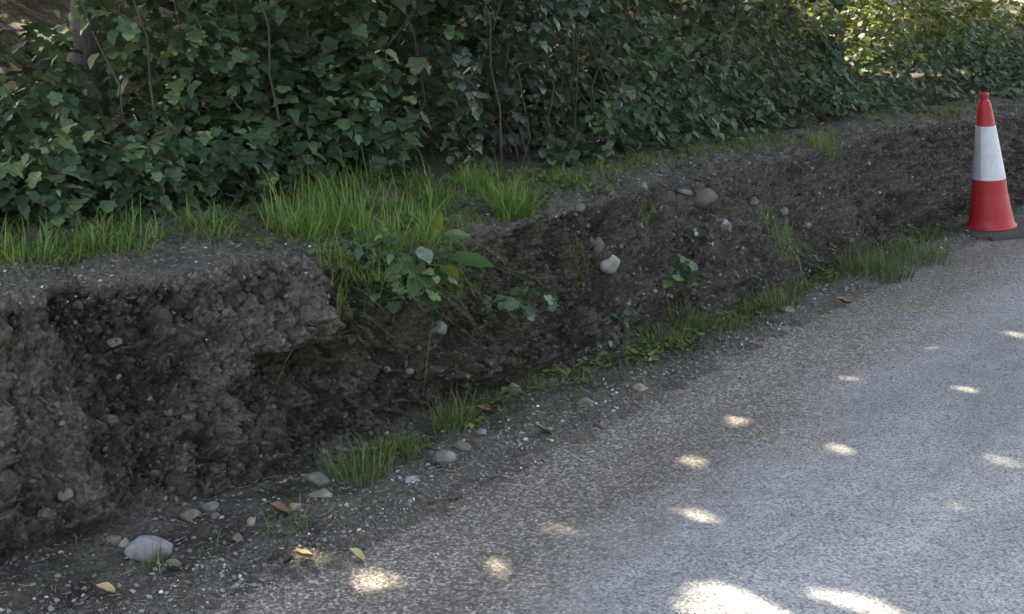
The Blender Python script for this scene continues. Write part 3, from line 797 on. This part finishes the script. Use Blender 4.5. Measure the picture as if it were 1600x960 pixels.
# ------------------------------------------------------------------ stones
def ico(sub):
    import bmesh
    bm = bmesh.new(); bmesh.ops.create_icosphere(bm, subdivisions=sub, radius=.5)
    V = np.array([v.co[:] for v in bm.verts]); F = np.array([[v.index for v in f.verts] for f in bm.faces]); bm.free()
    return V, F
def rock_shape(seed, angular=0.0, sub=3, rough=.10):
    V, F = ico(sub)
    r = np.random.default_rng(seed)
    n = V / np.linalg.norm(V, axis=1, keepdims=True)
    V = V * (1 + rough * fbm(n, 1.3, 2, .5, seed) + rough * .4 * fbm(n, 4, 3, .55, seed + 3))[:, None]
    if angular:
        for k in range(int(5 + 6 * angular)):
            d = r.normal(0, 1, 3); d /= np.linalg.norm(d); lim = r.uniform(.22, .40)
            over = np.clip(V @ d - lim, 0, None); V = V - over[:, None] * d * .92
    return V, F
SM = {'pale': mat_stone('pale_grey_stone', (0.13, 0.133, 0.14), (0.225, 0.23, 0.235)), 'grey': mat_stone('grey_stone', (0.085, 0.083, 0.078), (0.165, 0.16, 0.15)),
      'brown': mat_stone('brown_stone', (0.075, 0.065, 0.053), (0.15, 0.13, 0.105)), 'dark': mat_stone('dark_stone', (0.05, 0.046, 0.042), (0.10, 0.094, 0.088)),
      'white': mat_stone('white_stone', (0.15, 0.15, 0.14), (0.30, 0.30, 0.285)), 'green': mat_stone('greenish_stone', (0.085, 0.095, 0.07), (0.18, 0.185, 0.145)),
      'tan': mat_stone('tan_stone', (0.17, 0.135, 0.09), (0.27, 0.22, 0.155)), 'clod': SOIL}
def stone(label, u, v, wpx, hpx, tone, ang=.3, seed=0, name='stone', cat='stone', group=None, sub=3, depth=.85, sink=.25):
    p, nn = hit(u, v + hpx * .45)
    dist = np.linalg.norm(p - np.array([0, 0, CAMH])); k = dist / FPX
    V, F = rock_shape(100 + seed, ang, sub, .10 if ang < .6 else .16)
    r = np.random.default_rng(seed)
    w, h = wpx * k, hpx * k * 1.12
    V = V * np.array([w, w * depth, h * 1.15])
    o = obj(name, mesh_np(name, V, F, True), SM[tone])
    o.rotation_euler = (r.normal(0, .08), r.normal(0, .10), r.uniform(-.4, .4))
    o.location = p + UP * h * (.27 if wpx > 60 else .14) - (nn * np.array([1, 1, 0])) * w * .12
    if tone == 'clod':
        for an, val in (('dry', .35), ('moss', 0.)):
            a_ = o.data.attributes.new(an, 'FLOAT', 'POINT'); a_.data.foreach_set('value', np.full(len(V), val, np.float32))
    return tag(o, label, cat, group)
ST = [('big smooth pale boulder lying on the verge below the earth face', 240, 849, 76, 44, 'pale', .15),
      ('brown stone just behind the big pale boulder', 178, 839, 28, 18, 'brown', .5),
      ('broken tan stone touching the side of the big pale boulder', 197, 846, 22, 16, 'tan', .8),
      ('flat pale stone lying above the big pale boulder', 298, 804, 36, 12, 'green', .4),
      ('rounded grey green stone above the flat pale one', 331, 787, 34, 20, 'green', .2),
      ('small grey stone right of the flat pale one', 337, 803, 18, 12, 'grey', .2),
      ('small pale chunk under the short grass clump', 372, 838, 22, 13, 'green', .5),
      ('small buff stone beside the short grass clump', 394, 813, 20, 14, 'tan', .4),
      ('pale grey stone at the end of the dark ditch', 492, 742, 44, 24, 'grey', .4),
      ('half buried pale stone under the tall verge grass', 505, 768, 44, 16, 'green', .4),
      ('buff lump at the foot of the verge grass', 460, 789, 26, 16, 'tan', .6),
      ('rounded grey stone at the near end of the verge grass', 693, 709, 34, 21, 'grey', .1),
      ('brown grey stone just behind the rounded grey stone', 723, 693, 30, 18, 'brown', .4),
      ('white broken stone lying beside the verge grass', 643, 746, 28, 17, 'white', .9),
      ('flat grey stone behind the brown dead leaf', 748, 674, 28, 12, 'grey', .4),
      ('pale green stone standing in thin grass at the ditch', 801, 606, 26, 22, 'green', .3),
      ('pyramid shaped grey stone on the verge past the pale green one', 912, 622, 34, 20, 'green', .7),
      ('smooth bluish stone stuck in the face below the dock', 681, 509, 34, 22, 'pale', .1),
      ('rounded dark stone on top of the gritty bank', 1102, 303, 40, 28, 'dark', .15),
      ('flat pale stone beside the rounded dark stone on the bank', 1072, 297, 34, 11, 'grey', .4),
      ('white stone in the face below the rounded dark stone', 1132, 348, 28, 19, 'pale', .3),
      ('light stone on the bank right of the rounded dark stone', 1176, 312, 20, 15, 'grey', .4),
      ('light stone on the bank above the hanging face tuft', 1222, 328, 22, 14, 'grey', .5),
      ('light flat stone beside the hanging face tuft', 1260, 350, 18, 9, 'grey', .5),
      ('grey stone at the bank edge behind the bright grass tuft', 903, 322, 24, 14, 'grey', .3),
      ('large brown stone in the face at the frame edge', 10, 750, 46, 50, 'clod', .9),
      ('light brown stone set high in the earth face', 175, 530, 30, 20, 'brown', .5),
      ('brown stone near the base of the earth face', 105, 768, 28, 15, 'brown', .4),
      ('small white stone in the earth face above the boulder', 165, 700, 13, 9, 'green', .4),
      ('pale stone low in the earth face by the frame edge', 52, 752, 14, 10, 'grey', .4),
      ('light stone lying in verge grass below the hanging tuft', 1232, 482, 24, 9, 'green', .4),
      ('grey stone on the verge at the ditch mouth', 868, 574, 20, 12, 'green', .6),
      ('pale stone on the verge edge before the ditch mouth', 1000, 604, 26, 12, 'tan', .7),
      ('grey stone in the dark face left of the bluish stone', 640, 578, 14, 11, 'grey', .3),
      ('small grey stone in the dark face near the ledge', 603, 574, 13, 10, 'grey', .3),
      ('brown stone in the dark face under the bluish one', 655, 540, 14, 10, 'brown', .3)]
for k, (l, u, v, w, h, tone, ang) in enumerate(ST):
    stone(l, u, v, w, h, tone, ang, k, sub=4 if w > 60 else 3)
stone('broken white rock with sharp faces stuck in the bank face', 952, 402, 40, 34, 'white', 1.0, 77, 'rock', 'rock')
stone('brown angular rock leaning on the broken white rock', 934, 380, 24, 26, 'dark', 1.0, 78, 'rock', 'rock')
stone('dark clod of soil on the road edge near the yellow leaves', 442, 866, 36, 20, 'clod', .8, 79, 'soil_clod', 'clod')
stone('low dark clod of soil on the road edge before the verge grass', 702, 772, 40, 9, 'clod', .8, 80, 'soil_clod', 'clod')
stone('dark clod at the road edge near the cone', 1215, 478, 24, 8, 'clod', .8, 81, 'soil_clod', 'clod')
stone('dark clod lying on the bank top at the edge of the grass', 195, 411, 46, 10, 'clod', .7, 82, 'soil_clod', 'clod')
stone('dark clod by the short verge grass clump', 455, 828, 34, 12, 'clod', .8, 83, 'soil_clod', 'clod')

# loose gravel, crumbs and chips: uncountable
PV = [rock_shape(500 + k, 1.0, 1, .3) for k in range(4)]
def scatter(name, label, n, fn, size, flat, seed, mat=PEB, bright=0.0, road=False):
    r = np.random.default_rng(seed)
    u, s, d = fn(r, n); p = T(u, s); nn = Tn(u, s)
    if road:
        lift = p[:, 2] < 0; p[lift, 2] = 0.0; nn[lift] = UP
    k = r.random(n) < d
    p, nn = p[k], nn[k]; m = len(p)
    sz = size[0] * (size[1] / size[0]) ** (r.random(m) ** 2.2)
    acc = Acc()
    tip = r.normal(0, 1, (m, 3)); M = rotmats(np.cross(tip, nn) + 1e-6, nn + r.normal(0, .35, (m, 3)))
    sc = np.stack([sz * r.uniform(.7, 1.2, m), sz, sz * r.uniform(flat[0], flat[1], m)], 1)
    rn = np.clip(r.beta(2, 2.6, m) + bright + .16 * sstep(u[k], 850, 1050) * (name == 'face_gravel') + (r.random(m) > .985) * .4, 0, 1)
    which = r.integers(0, 4, m)
    for j in range(4):
        q_ = which == j
        acc.add(*instances(*PV[j], p[q_] + nn[q_] * sz[q_, None] * .12, M[q_], sc[q_], {'rnd': rn[q_]}))
    return kind(obj(name, acc.mesh(name, False), mat), 'stuff', label)
def g_verge(r, n):
    u = r.uniform(-60, 1620, n); s = 1 + 2.0 * r.random(n); return u, s, .35 + .65 * bell(s, 1.4, .6)
scatter('verge_gravel', 'loose grit and small stones over the dirt verge', 15000, g_verge, (.003, .024), (.3, .7), 71, bright=.07)
def g_edge(r, n):
    u = r.uniform(-60, 1640, n); s = r.normal(1.0, .4, n); s = np.clip(s, .05, 2); return u, s, np.ones(n)
scatter('edge_chippings', 'pale loose chippings along the road edge', 7500, g_edge, (.003, .013), (.25, .6), 72, bright=.14, road=True)
def g_face(r, n):
    u = np.where(r.random(n) < .5, r.uniform(-100, 1640, n), r.uniform(880, 1640, n)); s = 3 + r.random(n) ** .8; return u, s, .45 + .55 * sstep(u, 850, 1050)
scatter('face_gravel', 'stones and crumbs bedded in the cut earth face', 13000, g_face, (.004, .03), (.3, .7), 73, bright=-.26)
def g_top(r, n):
    u = r.uniform(-100, 1640, n); s = 3.9 + r.random(n) * .9
    return u, s, 1 - .8 * sstep(s, 4.25, 4.7)
scatter('crest_gravel', 'dry grit and chips along the bank top', 12000, g_top, (.003, .018), (.3, .6), 74, bright=.10)

def clods(n, seed):
    r = np.random.default_rng(seed)
    u = r.uniform(-100, 1640, n); s = 3 + r.random(n) * .98
    k = r.random(n) < np.where(vnoise(T(u, s), 6, 8) > -.1, 1, .25); u, s = u[k], s[k]; m_ = len(u)
    p = T(u, s); nn = Tn(u, s); sz = .008 * (.055 / .008) ** (r.random(m_) ** 2.0)
    M = rotmats(r.normal(0, 1, (m_, 3)), nn + r.normal(0, .4, (m_, 3))); acc = Acc(); w = r.integers(0, 4, m_)
    SH = [rock_shape(700 + j, 1.0, 2, .34) for j in range(4)]
    for j in range(4):
        q_ = w == j; c_ = int(q_.sum())
        acc.add(*instances(*SH[j], p[q_] + nn[q_] * (sz[q_] * .05)[:, None], M[q_], np.stack([sz * r.uniform(.7, 1.3, m_), sz, sz * r.uniform(.3, .6, m_)], 1)[q_], {'dry': np.clip(r.normal(.34, .25, c_), 0, 1), 'moss': np.zeros(c_)}))
    return kind(obj('soil_crumbs', acc.mesh('soil_crumbs'), SOIL), 'stuff', 'lumps of dark soil breaking out of the cut face')
clods(4200, 78)
# low herbs creeping over the bank top and verge
def herbs(n, seed):
    r = np.random.default_rng(seed)
    a = r.random(n) < .62
    u = np.where(a, r.uniform(360, 1500, n), r.uniform(560, 1500, n)); s = np.where(a, r.uniform(4.02, 5.05, n), r.uniform(2.0, 3.3, n))
    p = T(u, s); nn = Tn(u, s)
    d = np.clip(vnoise(p, 6, 91) * 1.6 + .25, 0, 1) * np.where(a, .25 + .75 * sstep(s, 4.25, 4.8) + .6 * bell(u, 640, 120), .7) * np.where(a, 1 - .55 * sstep(u, 880, 1000) * (s < 4.7), 1)
    k = r.random(n) < d; p, nn = p[k], nn[k]; m_ = len(p)
    tip, nrm = leaf_frame(m_, (-25, 25), 2.2, r)
    acc = Acc(); w = r.integers(0, 3, m_)
    for j in range(3):
        q_ = w == j
        acc.add(*instances(*SHAPES['nettle'][j], p[q_] + UP * r.uniform(.004, .035, (int(q_.sum()), 1)), rotmats(tip[q_], nrm[q_] + nn[q_]), r.uniform(.014, .036, int(q_.sum())), {'rnd': r.random(int(q_.sum()))}))
    return kind(obj('ground_herbs', acc.mesh('ground_herbs'), HERB), 'stuff', 'low creeping green herbs over the bank top and verge')
HERB = mat_leaf('herb_leaf', [(0, (0.045, 0.075, 0.024)), (0.6, (0.075, 0.115, 0.035)), (1, (0.13, 0.17, 0.06))], False, trans=.25, rough=.55, spec=.3)
herbs(11000, 79)

# loose grit swept on to the road
def road_scatter(n, seed):
    r = np.random.default_rng(seed)
    u = r.uniform(-60, 1640, n); i = np.clip(np.searchsorted(US, u), 0, nu - 1)
    p = base[1][i] + side * (r.random((n, 1)) ** 1.7 * .95); p[:, 2] = .001
    m = n; sz = .003 * (.010 / .003) ** (r.random(m) ** 2.5)
    M = rotmats(r.normal(0, 1, (m, 3)) * np.array([1, 1, .1]), np.tile(UP, (m, 1)) + r.normal(0, .2, (m, 3)))
    V, F, A = instances(*PV[0], p, M, np.stack([sz, sz, sz * .5], 1), {'rnd': np.clip(r.beta(2, 2.4, m) + .03, 0, 1)})
    return kind(obj('road_grit', mesh_np('road_grit', V, F, False, A), PEB), 'stuff', 'fine loose grit scattered on the asphalt by the edge')
road_scatter(6000, 75)

# dead leaves and straw on the ground
FLAT = {'yellow': mat_flat('yellow_leaf', (0.27, 0.205, 0.10), .7, .25, 60), 'brown': mat_flat('brown_leaf', (0.12, 0.055, 0.03), .7, .3, 60), 'olive': mat_flat('olive_leaf', (0.075, 0.07, 0.03), .7, .3, 60)}
def fallen(label, u, v, wpx, tone, seed):
    p, nn = hit(u, v); k = np.linalg.norm(p - np.array([0, 0, CAMH])) / FPX
    V, F = leaf_mesh('hazel', .7, -.5, seed)
    V = V - np.array([0, .5, 0])
    o = obj('fallen_leaf', mesh_np('fallen_leaf', V * wpx * k, F), FLAT[tone])
    r = random.Random(seed); o.rotation_euler = (r.uniform(-.15, .15), r.uniform(-.2, .2), R(90) + r.uniform(-.4, .4)); o.location = p + UP * (.006 + .02 * wpx * k)
    return tag(o, label, 'leaf')
fallen('yellow fallen leaf on the road edge beside the dark clod', 474, 877, 30, 'yellow', 1)
fallen('pale yellow fallen leaf on the road away from the dark clod', 556, 878, 28, 'yellow', 2)
fallen('yellow brown fallen leaf on the verge below the big pale boulder', 166, 931, 28, 'yellow', 3)
fallen('curled olive leaf right beneath the big pale boulder', 272, 890, 22, 'olive', 4)
fallen('reddish brown fallen leaf on the verge behind the flat grey stone', 758, 651, 26, 'brown', 5)
fallen('olive brown leaf standing at the road edge past the brown leaf', 849, 681, 26, 'olive', 6)
fallen('reddish brown leaf at the road edge near the far verge grass', 1318, 478, 22, 'brown', 7)
fallen('brown dead leaf under the short verge grass clump', 437, 808, 34, 'brown', 8)
def straws(n, seed):
    r = np.random.default_rng(seed); acc = Acc()
    u = r.uniform(-50, 1620, n); s = np.where(r.random(n) < .35, r.uniform(3.2, 5, n), r.uniform(.9, 3.1, n)); p = T(u, s); nn = Tn(u, s)
    p[:, 2] = np.maximum(p[:, 2], .001)
    for i in range(n):
        d = r.normal(0, 1, 3); d -= nn[i] * (d @ nn[i]); d /= np.linalg.norm(d); L = r.uniform(.012, .05)
        V, F = tube(np.stack([p[i] + nn[i] * .003 + d * L * t + nn[i] * r.uniform(0, .008) for t in (-.5, 0, .5)]), [.0009, .0011, .0006], 3)
        acc.add(V, F)
    return kind(obj('straw_litter', acc.mesh('straw_litter'), STRAW), 'stuff', 'dry straw and twig bits strewn over the verge')
straws(520, 76)
# woodland leaf litter behind the hedge gap
def litter(n, seed):
    r = np.random.default_rng(seed)
    u = r.uniform(-400, 420, n); s = 5.2 + r.random(n) * 1.8; p = T(u, s); nn = Tn(u, s)
    M = rotmats(r.normal(0, 1, (n, 3)) * np.array([1, 1, .35]), nn + r.normal(0, .5, (n, 3)))
    V, F, A = instances(*SHAPES['hazel'][1], p + UP * .015, M, r.uniform(.05, .11, n), {'rnd': r.random(n)})
    return kind(obj('leaf_litter', mesh_np('leaf_litter', V, F, True, A), LITTER), 'stuff', 'brown leaf litter on the woodland floor behind the hedge gap')
litter(5200, 77)
for k, (ua, va, ya, ub, vb, yb) in enumerate([(-10, 60, 7.6, 110, 18, 8.4), (20, 130, 7.4, 130, 90, 8), (60, 20, 8, 150, 110, 7.6), (160, -10, 7.2, 260, 50, 7.4), (-10, 25, 8.6, 90, 30, 8.3)]):
    a = ray(ua, va) * (ya / ray(ua, va)[1]) + np.array([0, 0, CAMH]); b = ray(ub, vb) * (yb / ray(ub, vb)[1]) + np.array([0, 0, CAMH])
    d = b - a; a2 = a - d * .8; b2 = b + d * .8; 
    h = BVH.ray_cast(Vector(a2 + UP), Vector((0, 0, -1)))[0]
    if h is not None: a2[2] = h.z
    V, F = tube(wobble(a2, b2, 14, .3) - a2, np.linspace(.012, .004, 14), 6)
    o = obj('bare_branch', mesh_np('bare_branch', V, F), TWIG); o.location = a2
    tag(o, ['bare branch slanting across the sunlit gap', 'lowest bare branch behind the shrub at the frame edge', 'bare branch crossing down from the top edge', 'bare branch beside the leaning dark trunk', 'upper bare branch in the sunlit gap'][k], 'branch')

# ------------------------------------------------------------------ dock and trailing plants on the bank edge
DOCK = mat_leaf('dock_leaf', [(0, (0.038, 0.075, 0.025)), (1, (0.055, 0.095, 0.03))], False, trans=.3, rough=.4)
DOCKY = mat_leaf('dock_leaf_yellow', [(0, (0.07, 0.12, 0.016)), (1, (0.085, 0.135, 0.018))], False, trans=.4)
DOCKP = mat_leaf('dock_leaf_pale', [(0, (0.13, 0.18, 0.135)), (1, (0.15, 0.2, 0.15))], False, trans=.1, rough=.3)
def big_leaf(root, B, base_px, tip_px, y_off, width, mat, fold=.25, droop=.1, seed=0, label=None):
    """a broad leaf between two points given as image directions at true distances"""
    a = ray(*base_px); a = a * ((B[1] + y_off[0]) / a[1]) + np.array([0, 0, CAMH])
    b = ray(*tip_px); b = b * ((B[1] + y_off[1]) / b[1]) + np.array([0, 0, CAMH])
    L = np.linalg.norm(b - a); tip = (b - a) / L
    V = []; F = []; n = 12
    out = [(0, .02), (.10, .4), (.22, .78), (.38, 1.0), (.55, .98), (.7, .82), (.84, .52), (.94, .22), (1, 0)]
    t = np.linspace(0, 1, n); w = np.interp(t, [x for x, _ in out], [y for _, y in out]) * width * .5
    r = random.Random(seed)
    for i in range(n):
        for c in (-1, -.5, 0, .5, 1):
            wav = .05 * width * math.sin(t[i] * 17 + c * 3 + seed) * abs(c)
            V.append((c * w[i], t[i] * L, fold * abs(c) * w[i] - droop * L * (t[i] ** 2) + droop * L * t[i] + wav))
    for i in range(n - 1):
        for c in range(4): k = i * 5 + c; F.append((k, k + 1, k + 6, k + 5))
    M = rotmats(tip[None], np.array([[.2, -.75, .75]]))[0]
    V = np.array(V) @ M.T + a - B
    o = obj('leaf', mesh_np('leaf', V, F, True, {'rnd': np.full(len(V), r.random())}), mat, root)
    if label: o['label'] = label
    V, F = tube(wobble(np.array([0, 0, -.01]), a - B, 6, .15), np.linspace(.004, .0028, 6), 5)
    obj('leaf_stalk', mesh_np('leaf_stalk', V, F), mat, root)
    return o
B, _ = hit(655, 408); B = np.array(B)
dock = empty('dock_plant', tuple(B), 'broad leaved dock with one long dark green leaf, spilling over the bank edge', 'plant')
big_leaf(dock, B, (700, 400), (772, 418), (.02, -.10), .062, DOCK, seed=1, label='long broad leaf reaching over the hollow')
big_leaf(dock, B, (694, 366), (736, 370), (.05, .05), .04, DOCK, seed=2)
big_leaf(dock, B, (676, 372), (690, 330), (.05, .02), .04, DOCKY, seed=3, label='upright yellow green leaf')
big_leaf(dock, B, (655, 386), (672, 412), (.0, -.09), .055, DOCKP, fold=.1, seed=4, label='pale leaf showing its silvery underside')
big_leaf(dock, B, (650, 402), (600, 440), (-.02, -.12), .06, DOCK, seed=5)
big_leaf(dock, B, (660, 410), (640, 470), (-.02, -.14), .06, DOCK, seed=6)
big_leaf(dock, B, (690, 415), (716, 436), (-.02, -.12), .05, DOCKY, seed=7)
big_leaf(dock, B, (640, 400), (570, 415), (-.02, -.08), .05, DOCK, seed=8)

def herb(name, label, u, v, n, size, spread, kind_, seed, stems=5, tones=None, hang=.0, cat='plant', group=None):
    """small leafy plant on the bank: stems with leaves, each leaf a part"""
    r = np.random.default_rng(seed); p, nn = hit(u, v)
    root = empty(name, tuple(p), label, cat, group)
    per = max(1, n // stems)
    for s_ in range(stems):
        an = r.uniform(0, 6.28); d = np.array([math.cos(an), math.sin(an), 0]) * spread * r.uniform(.4, 1) + OUTW * spread * .35
        e = d + np.array([0, 0, spread * r.uniform(.3, .9) - hang * spread]) + nn * spread * .3
        path = wobble((0, 0, -.01), e, 7, .2)
        path[:, 2] += np.sin(np.linspace(0, math.pi, 7)) * spread * .2
        V, F = tube(path, np.linspace(.0025, .0012, 7), 4); obj('stem', mesh_np('stem', V, F), TWIG, root)
        for k in range(per):
            i = 2 + int(r.integers(0, 5)); t1, n1 = leaf_frame(1, (0, 45), 1.5, r)
            M = rotmats(t1, n1)[0] * size * r.uniform(.6, 1.2); q_ = path[i] + r.normal(0, size * .2, 3)
            o = bpy.data.objects.new('leaf', LEAFME[kind_][k % 3]); C.objects.link(o); o.parent = root
            o.matrix_basis = Matrix([list(M[a]) + [q_[a]] for a in range(3)] + [[0, 0, 0, 1]])
    return root
herb('trailing_bramble', 'trailing bramble with lobed leaves hanging down the face below the dock', 785, 470, 56, .045, .17, 'maple', 1, 9, hang=.5)
herb('trailing_bramble', 'dark leafy runner hanging under the dock leaves', 610, 435, 110, .04, .17, 'maple', 2, 12, hang=.6)
herb('trailing_bramble', 'leafy runner hanging from the bank edge left of the dock', 565, 410, 60, .04, .14, 'nettle', 3, 8, hang=.4)
herb('bramble_seedling', 'pale leaved bramble seedling in the face under the rounded dark stone', 1095, 390, 34, .05, .12, 'ivy', 4, 6)
herb('bramble_seedling', 'dark low seedling in the face above the ditch mouth', 1050, 440, 40, .045, .14, 'maple', 5, 6, hang=.1)
herb('bramble_seedling', 'small pale seedling in the dark face beneath the earth ledge', 455, 585, 10, .025, .03, 'ivy', 6, 3)
herb('bramble_seedling', 'small cushion of pale herbs in the dark face right of the ledge', 560, 530, 44, .022, .07, 'ivy', 7, 7)
herb('bramble_seedling', 'leafy herb at the foot of the bright grass tuft', 850, 325, 40, .03, .09, 'nettle', 8, 6)
herb('bramble_seedling', 'herb growing in the dark hollow below the bluish stone', 770, 505, 24, .03, .07, 'nettle', 9, 5)
herb('bramble_seedling', 'leafy herb in the ditch before the hanging tuft', 960, 500, 34, .035, .10, 'nettle', 10, 6)
herb('bramble_seedling', 'low herb on the ditch edge among thin verge grass', 930, 560, 30, .03, .08, 'nettle', 11, 6)
# seed heads beside the small tuft
WHITE = mat_flat('seed_fluff', (0.3, 0.3, 0.27), .9, .1)
def seed_head(label, u, v, rpx):
    p, nn = hit(u + 2, v + 26)
    k = np.linalg.norm(p - np.array([0, 0, CAMH])) / FPX
    c = ray(u, v) * (p[1] / ray(u, v)[1]) + np.array([0, 0, CAMH])
    root = empty('seed_head', tuple(p), label, 'flower', 'seed heads on the bank')
    V, F = tube(wobble((0, 0, 0), c - p, 6, .1), np.full(6, .0013), 4); obj('stem', mesh_np('stem', V, F), VG2, root)
    r = np.random.default_rng(int(u)); n = 70; d = r.normal(0, 1, (n, 3)); d /= np.linalg.norm(d, axis=1, keepdims=True)
    V = [(-.06, 0, 0), (.06, 0, 0), (.03, 1, 0), (-.03, 1, 0)]; F = [(0, 1, 2, 3)]
    V, F, A = instances(V, F, np.tile(c - p, (n, 1)), rotmats(d, r.normal(0, 1, (n, 3))), np.full(n, rpx * k))
    kind(obj('fluff', mesh_np('fluff', V, F), WHITE, root), 'stuff')
VG2 = mat_flat('green_stem', (0.05, 0.08, 0.025), .6)
seed_head('upper white seed head standing over the small tuft', 1007, 291, 6)
seed_head('lower white seed head leaning from the small tuft', 1031, 323, 6)

# ------------------------------------------------------------------ the traffic cone
RED = mat_flat('red_plastic', (0.31, 0.014, 0.019), .5, .16, 14, .35, .08, dirt=1.3)
SLV = mat_flat('white_reflective_sleeve', (0.45, 0.435, 0.47), .5, .14, 30, .5, .35, dirt=1.2)
SLV_SHADE = mat_flat('sleeve_shade', (0.28, 0.26, 0.29), .5, .08, 22, .5, .12, dirt=.3)  # darker tone standing for the sleeve's shaded side
RUB = mat_flat('black_rubber', (0.045, 0.043, 0.042), .85, .3, 14, .3, .3, dirt=.9)
def lathe(prof, sides=48):
    pr = [prof[0]]
    for i in range(1, len(prof)):                                # tight support loops keep the edges crisp
        (r0, z0), (r1, z1) = prof[i - 1], prof[i]; L = math.hypot(r1 - r0, z1 - z0)
        if L > .01:
            e = .0015 / L; pr += [(r0 + (r1 - r0) * e, z0 + (z1 - z0) * e), (r1 - (r1 - r0) * e, z1 - (z1 - z0) * e)]
        pr.append(prof[i])
    prof = pr; V = []; n = len(prof)
    for (r_, z) in prof:
        th = np.linspace(0, 2 * math.pi, sides, endpoint=False); V.append(np.stack([np.cos(th) * r_, np.sin(th) * r_, np.full(sides, z)], 1))
    F = [(i * sides + j, i * sides + (j + 1) % sides, (i + 1) * sides + (j + 1) % sides, (i + 1) * sides + j) for i in range(n - 1) for j in range(sides)]
    return np.concatenate(V), np.array(F)
CP, _ = hit(1549, 358); CP = np.array(CP); CP[2] = 0.004
cone = empty('traffic_cone', tuple(CP), 'red traffic cone with a wide white reflective sleeve on the road edge', 'traffic cone')
HC = .755
prof = [(.128, .030), (.1345, .031), (.1355, .036), (.1335, .041), (.1255, .044), (.116, .080), (.0945, .225), (.0885, .300), (.0505, .592), (.0470, .620), (.0375, .695), (.0300, .727),
        (.0210, .737), (.0205, .746), (.0265, .750), (.0265, .768), (.0235, .772), (.0195, .772), (.0185, .730)]
V, F = lathe(prof)
bend = lambda V: V + np.array([-1, 0, 0]) * (np.clip(V[:, 2:3] - .05, 0, 1) * .10)     # the cone leans on its base
obj('body', mesh_np('body', bend(V), F), RED, cone)
V, F = lathe([(.0890, .304), (.0898, .3035), (.0520, .594), (.0512, .595)]); 
for i in range(len(V)):                                         # sleeve vertices stay as lathed
    pass
sl = obj('sleeve', mesh_np('sleeve', bend(V), F), SLV, cone)
# strip just outside the sleeve: shade of its left side painted darker
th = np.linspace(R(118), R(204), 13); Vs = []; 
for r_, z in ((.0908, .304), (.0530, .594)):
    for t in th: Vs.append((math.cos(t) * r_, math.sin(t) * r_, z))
obj('shade_strip', mesh_np('shade_strip', bend(np.array(Vs)), [(i, i + 1, i + 14, i + 13) for i in range(12)]), SLV_SHADE, sl)
import bmesh
bm = bmesh.new(); bmesh.ops.create_cube(bm, size=1.0)
for v_ in bm.verts: v_.co = Vector((v_.co.x * .43, v_.co.y * .43, v_.co.z * .026 + .017))
vert_e = [e for e in bm.edges if abs(e.verts[0].co.z - e.verts[1].co.z) > .01]
bmesh.ops.bevel(bm, geom=vert_e, offset=.05, segments=5, affect='EDGES')
top_e = [e for e in bm.edges if e.verts[0].co.z > .03 and e.verts[1].co.z > .03 and len(e.link_faces) == 2 and any(abs(f.normal.z) < .5 for f in e.link_faces)]
bmesh.ops.bevel(bm, geom=top_e, offset=.006, segments=2, affect='EDGES')
me = bpy.data.meshes.new('base'); bm.to_mesh(me); bm.free()
obj('base', me, RUB, cone)
cone.rotation_euler = (R(1.0), R(-4.2), R(22))
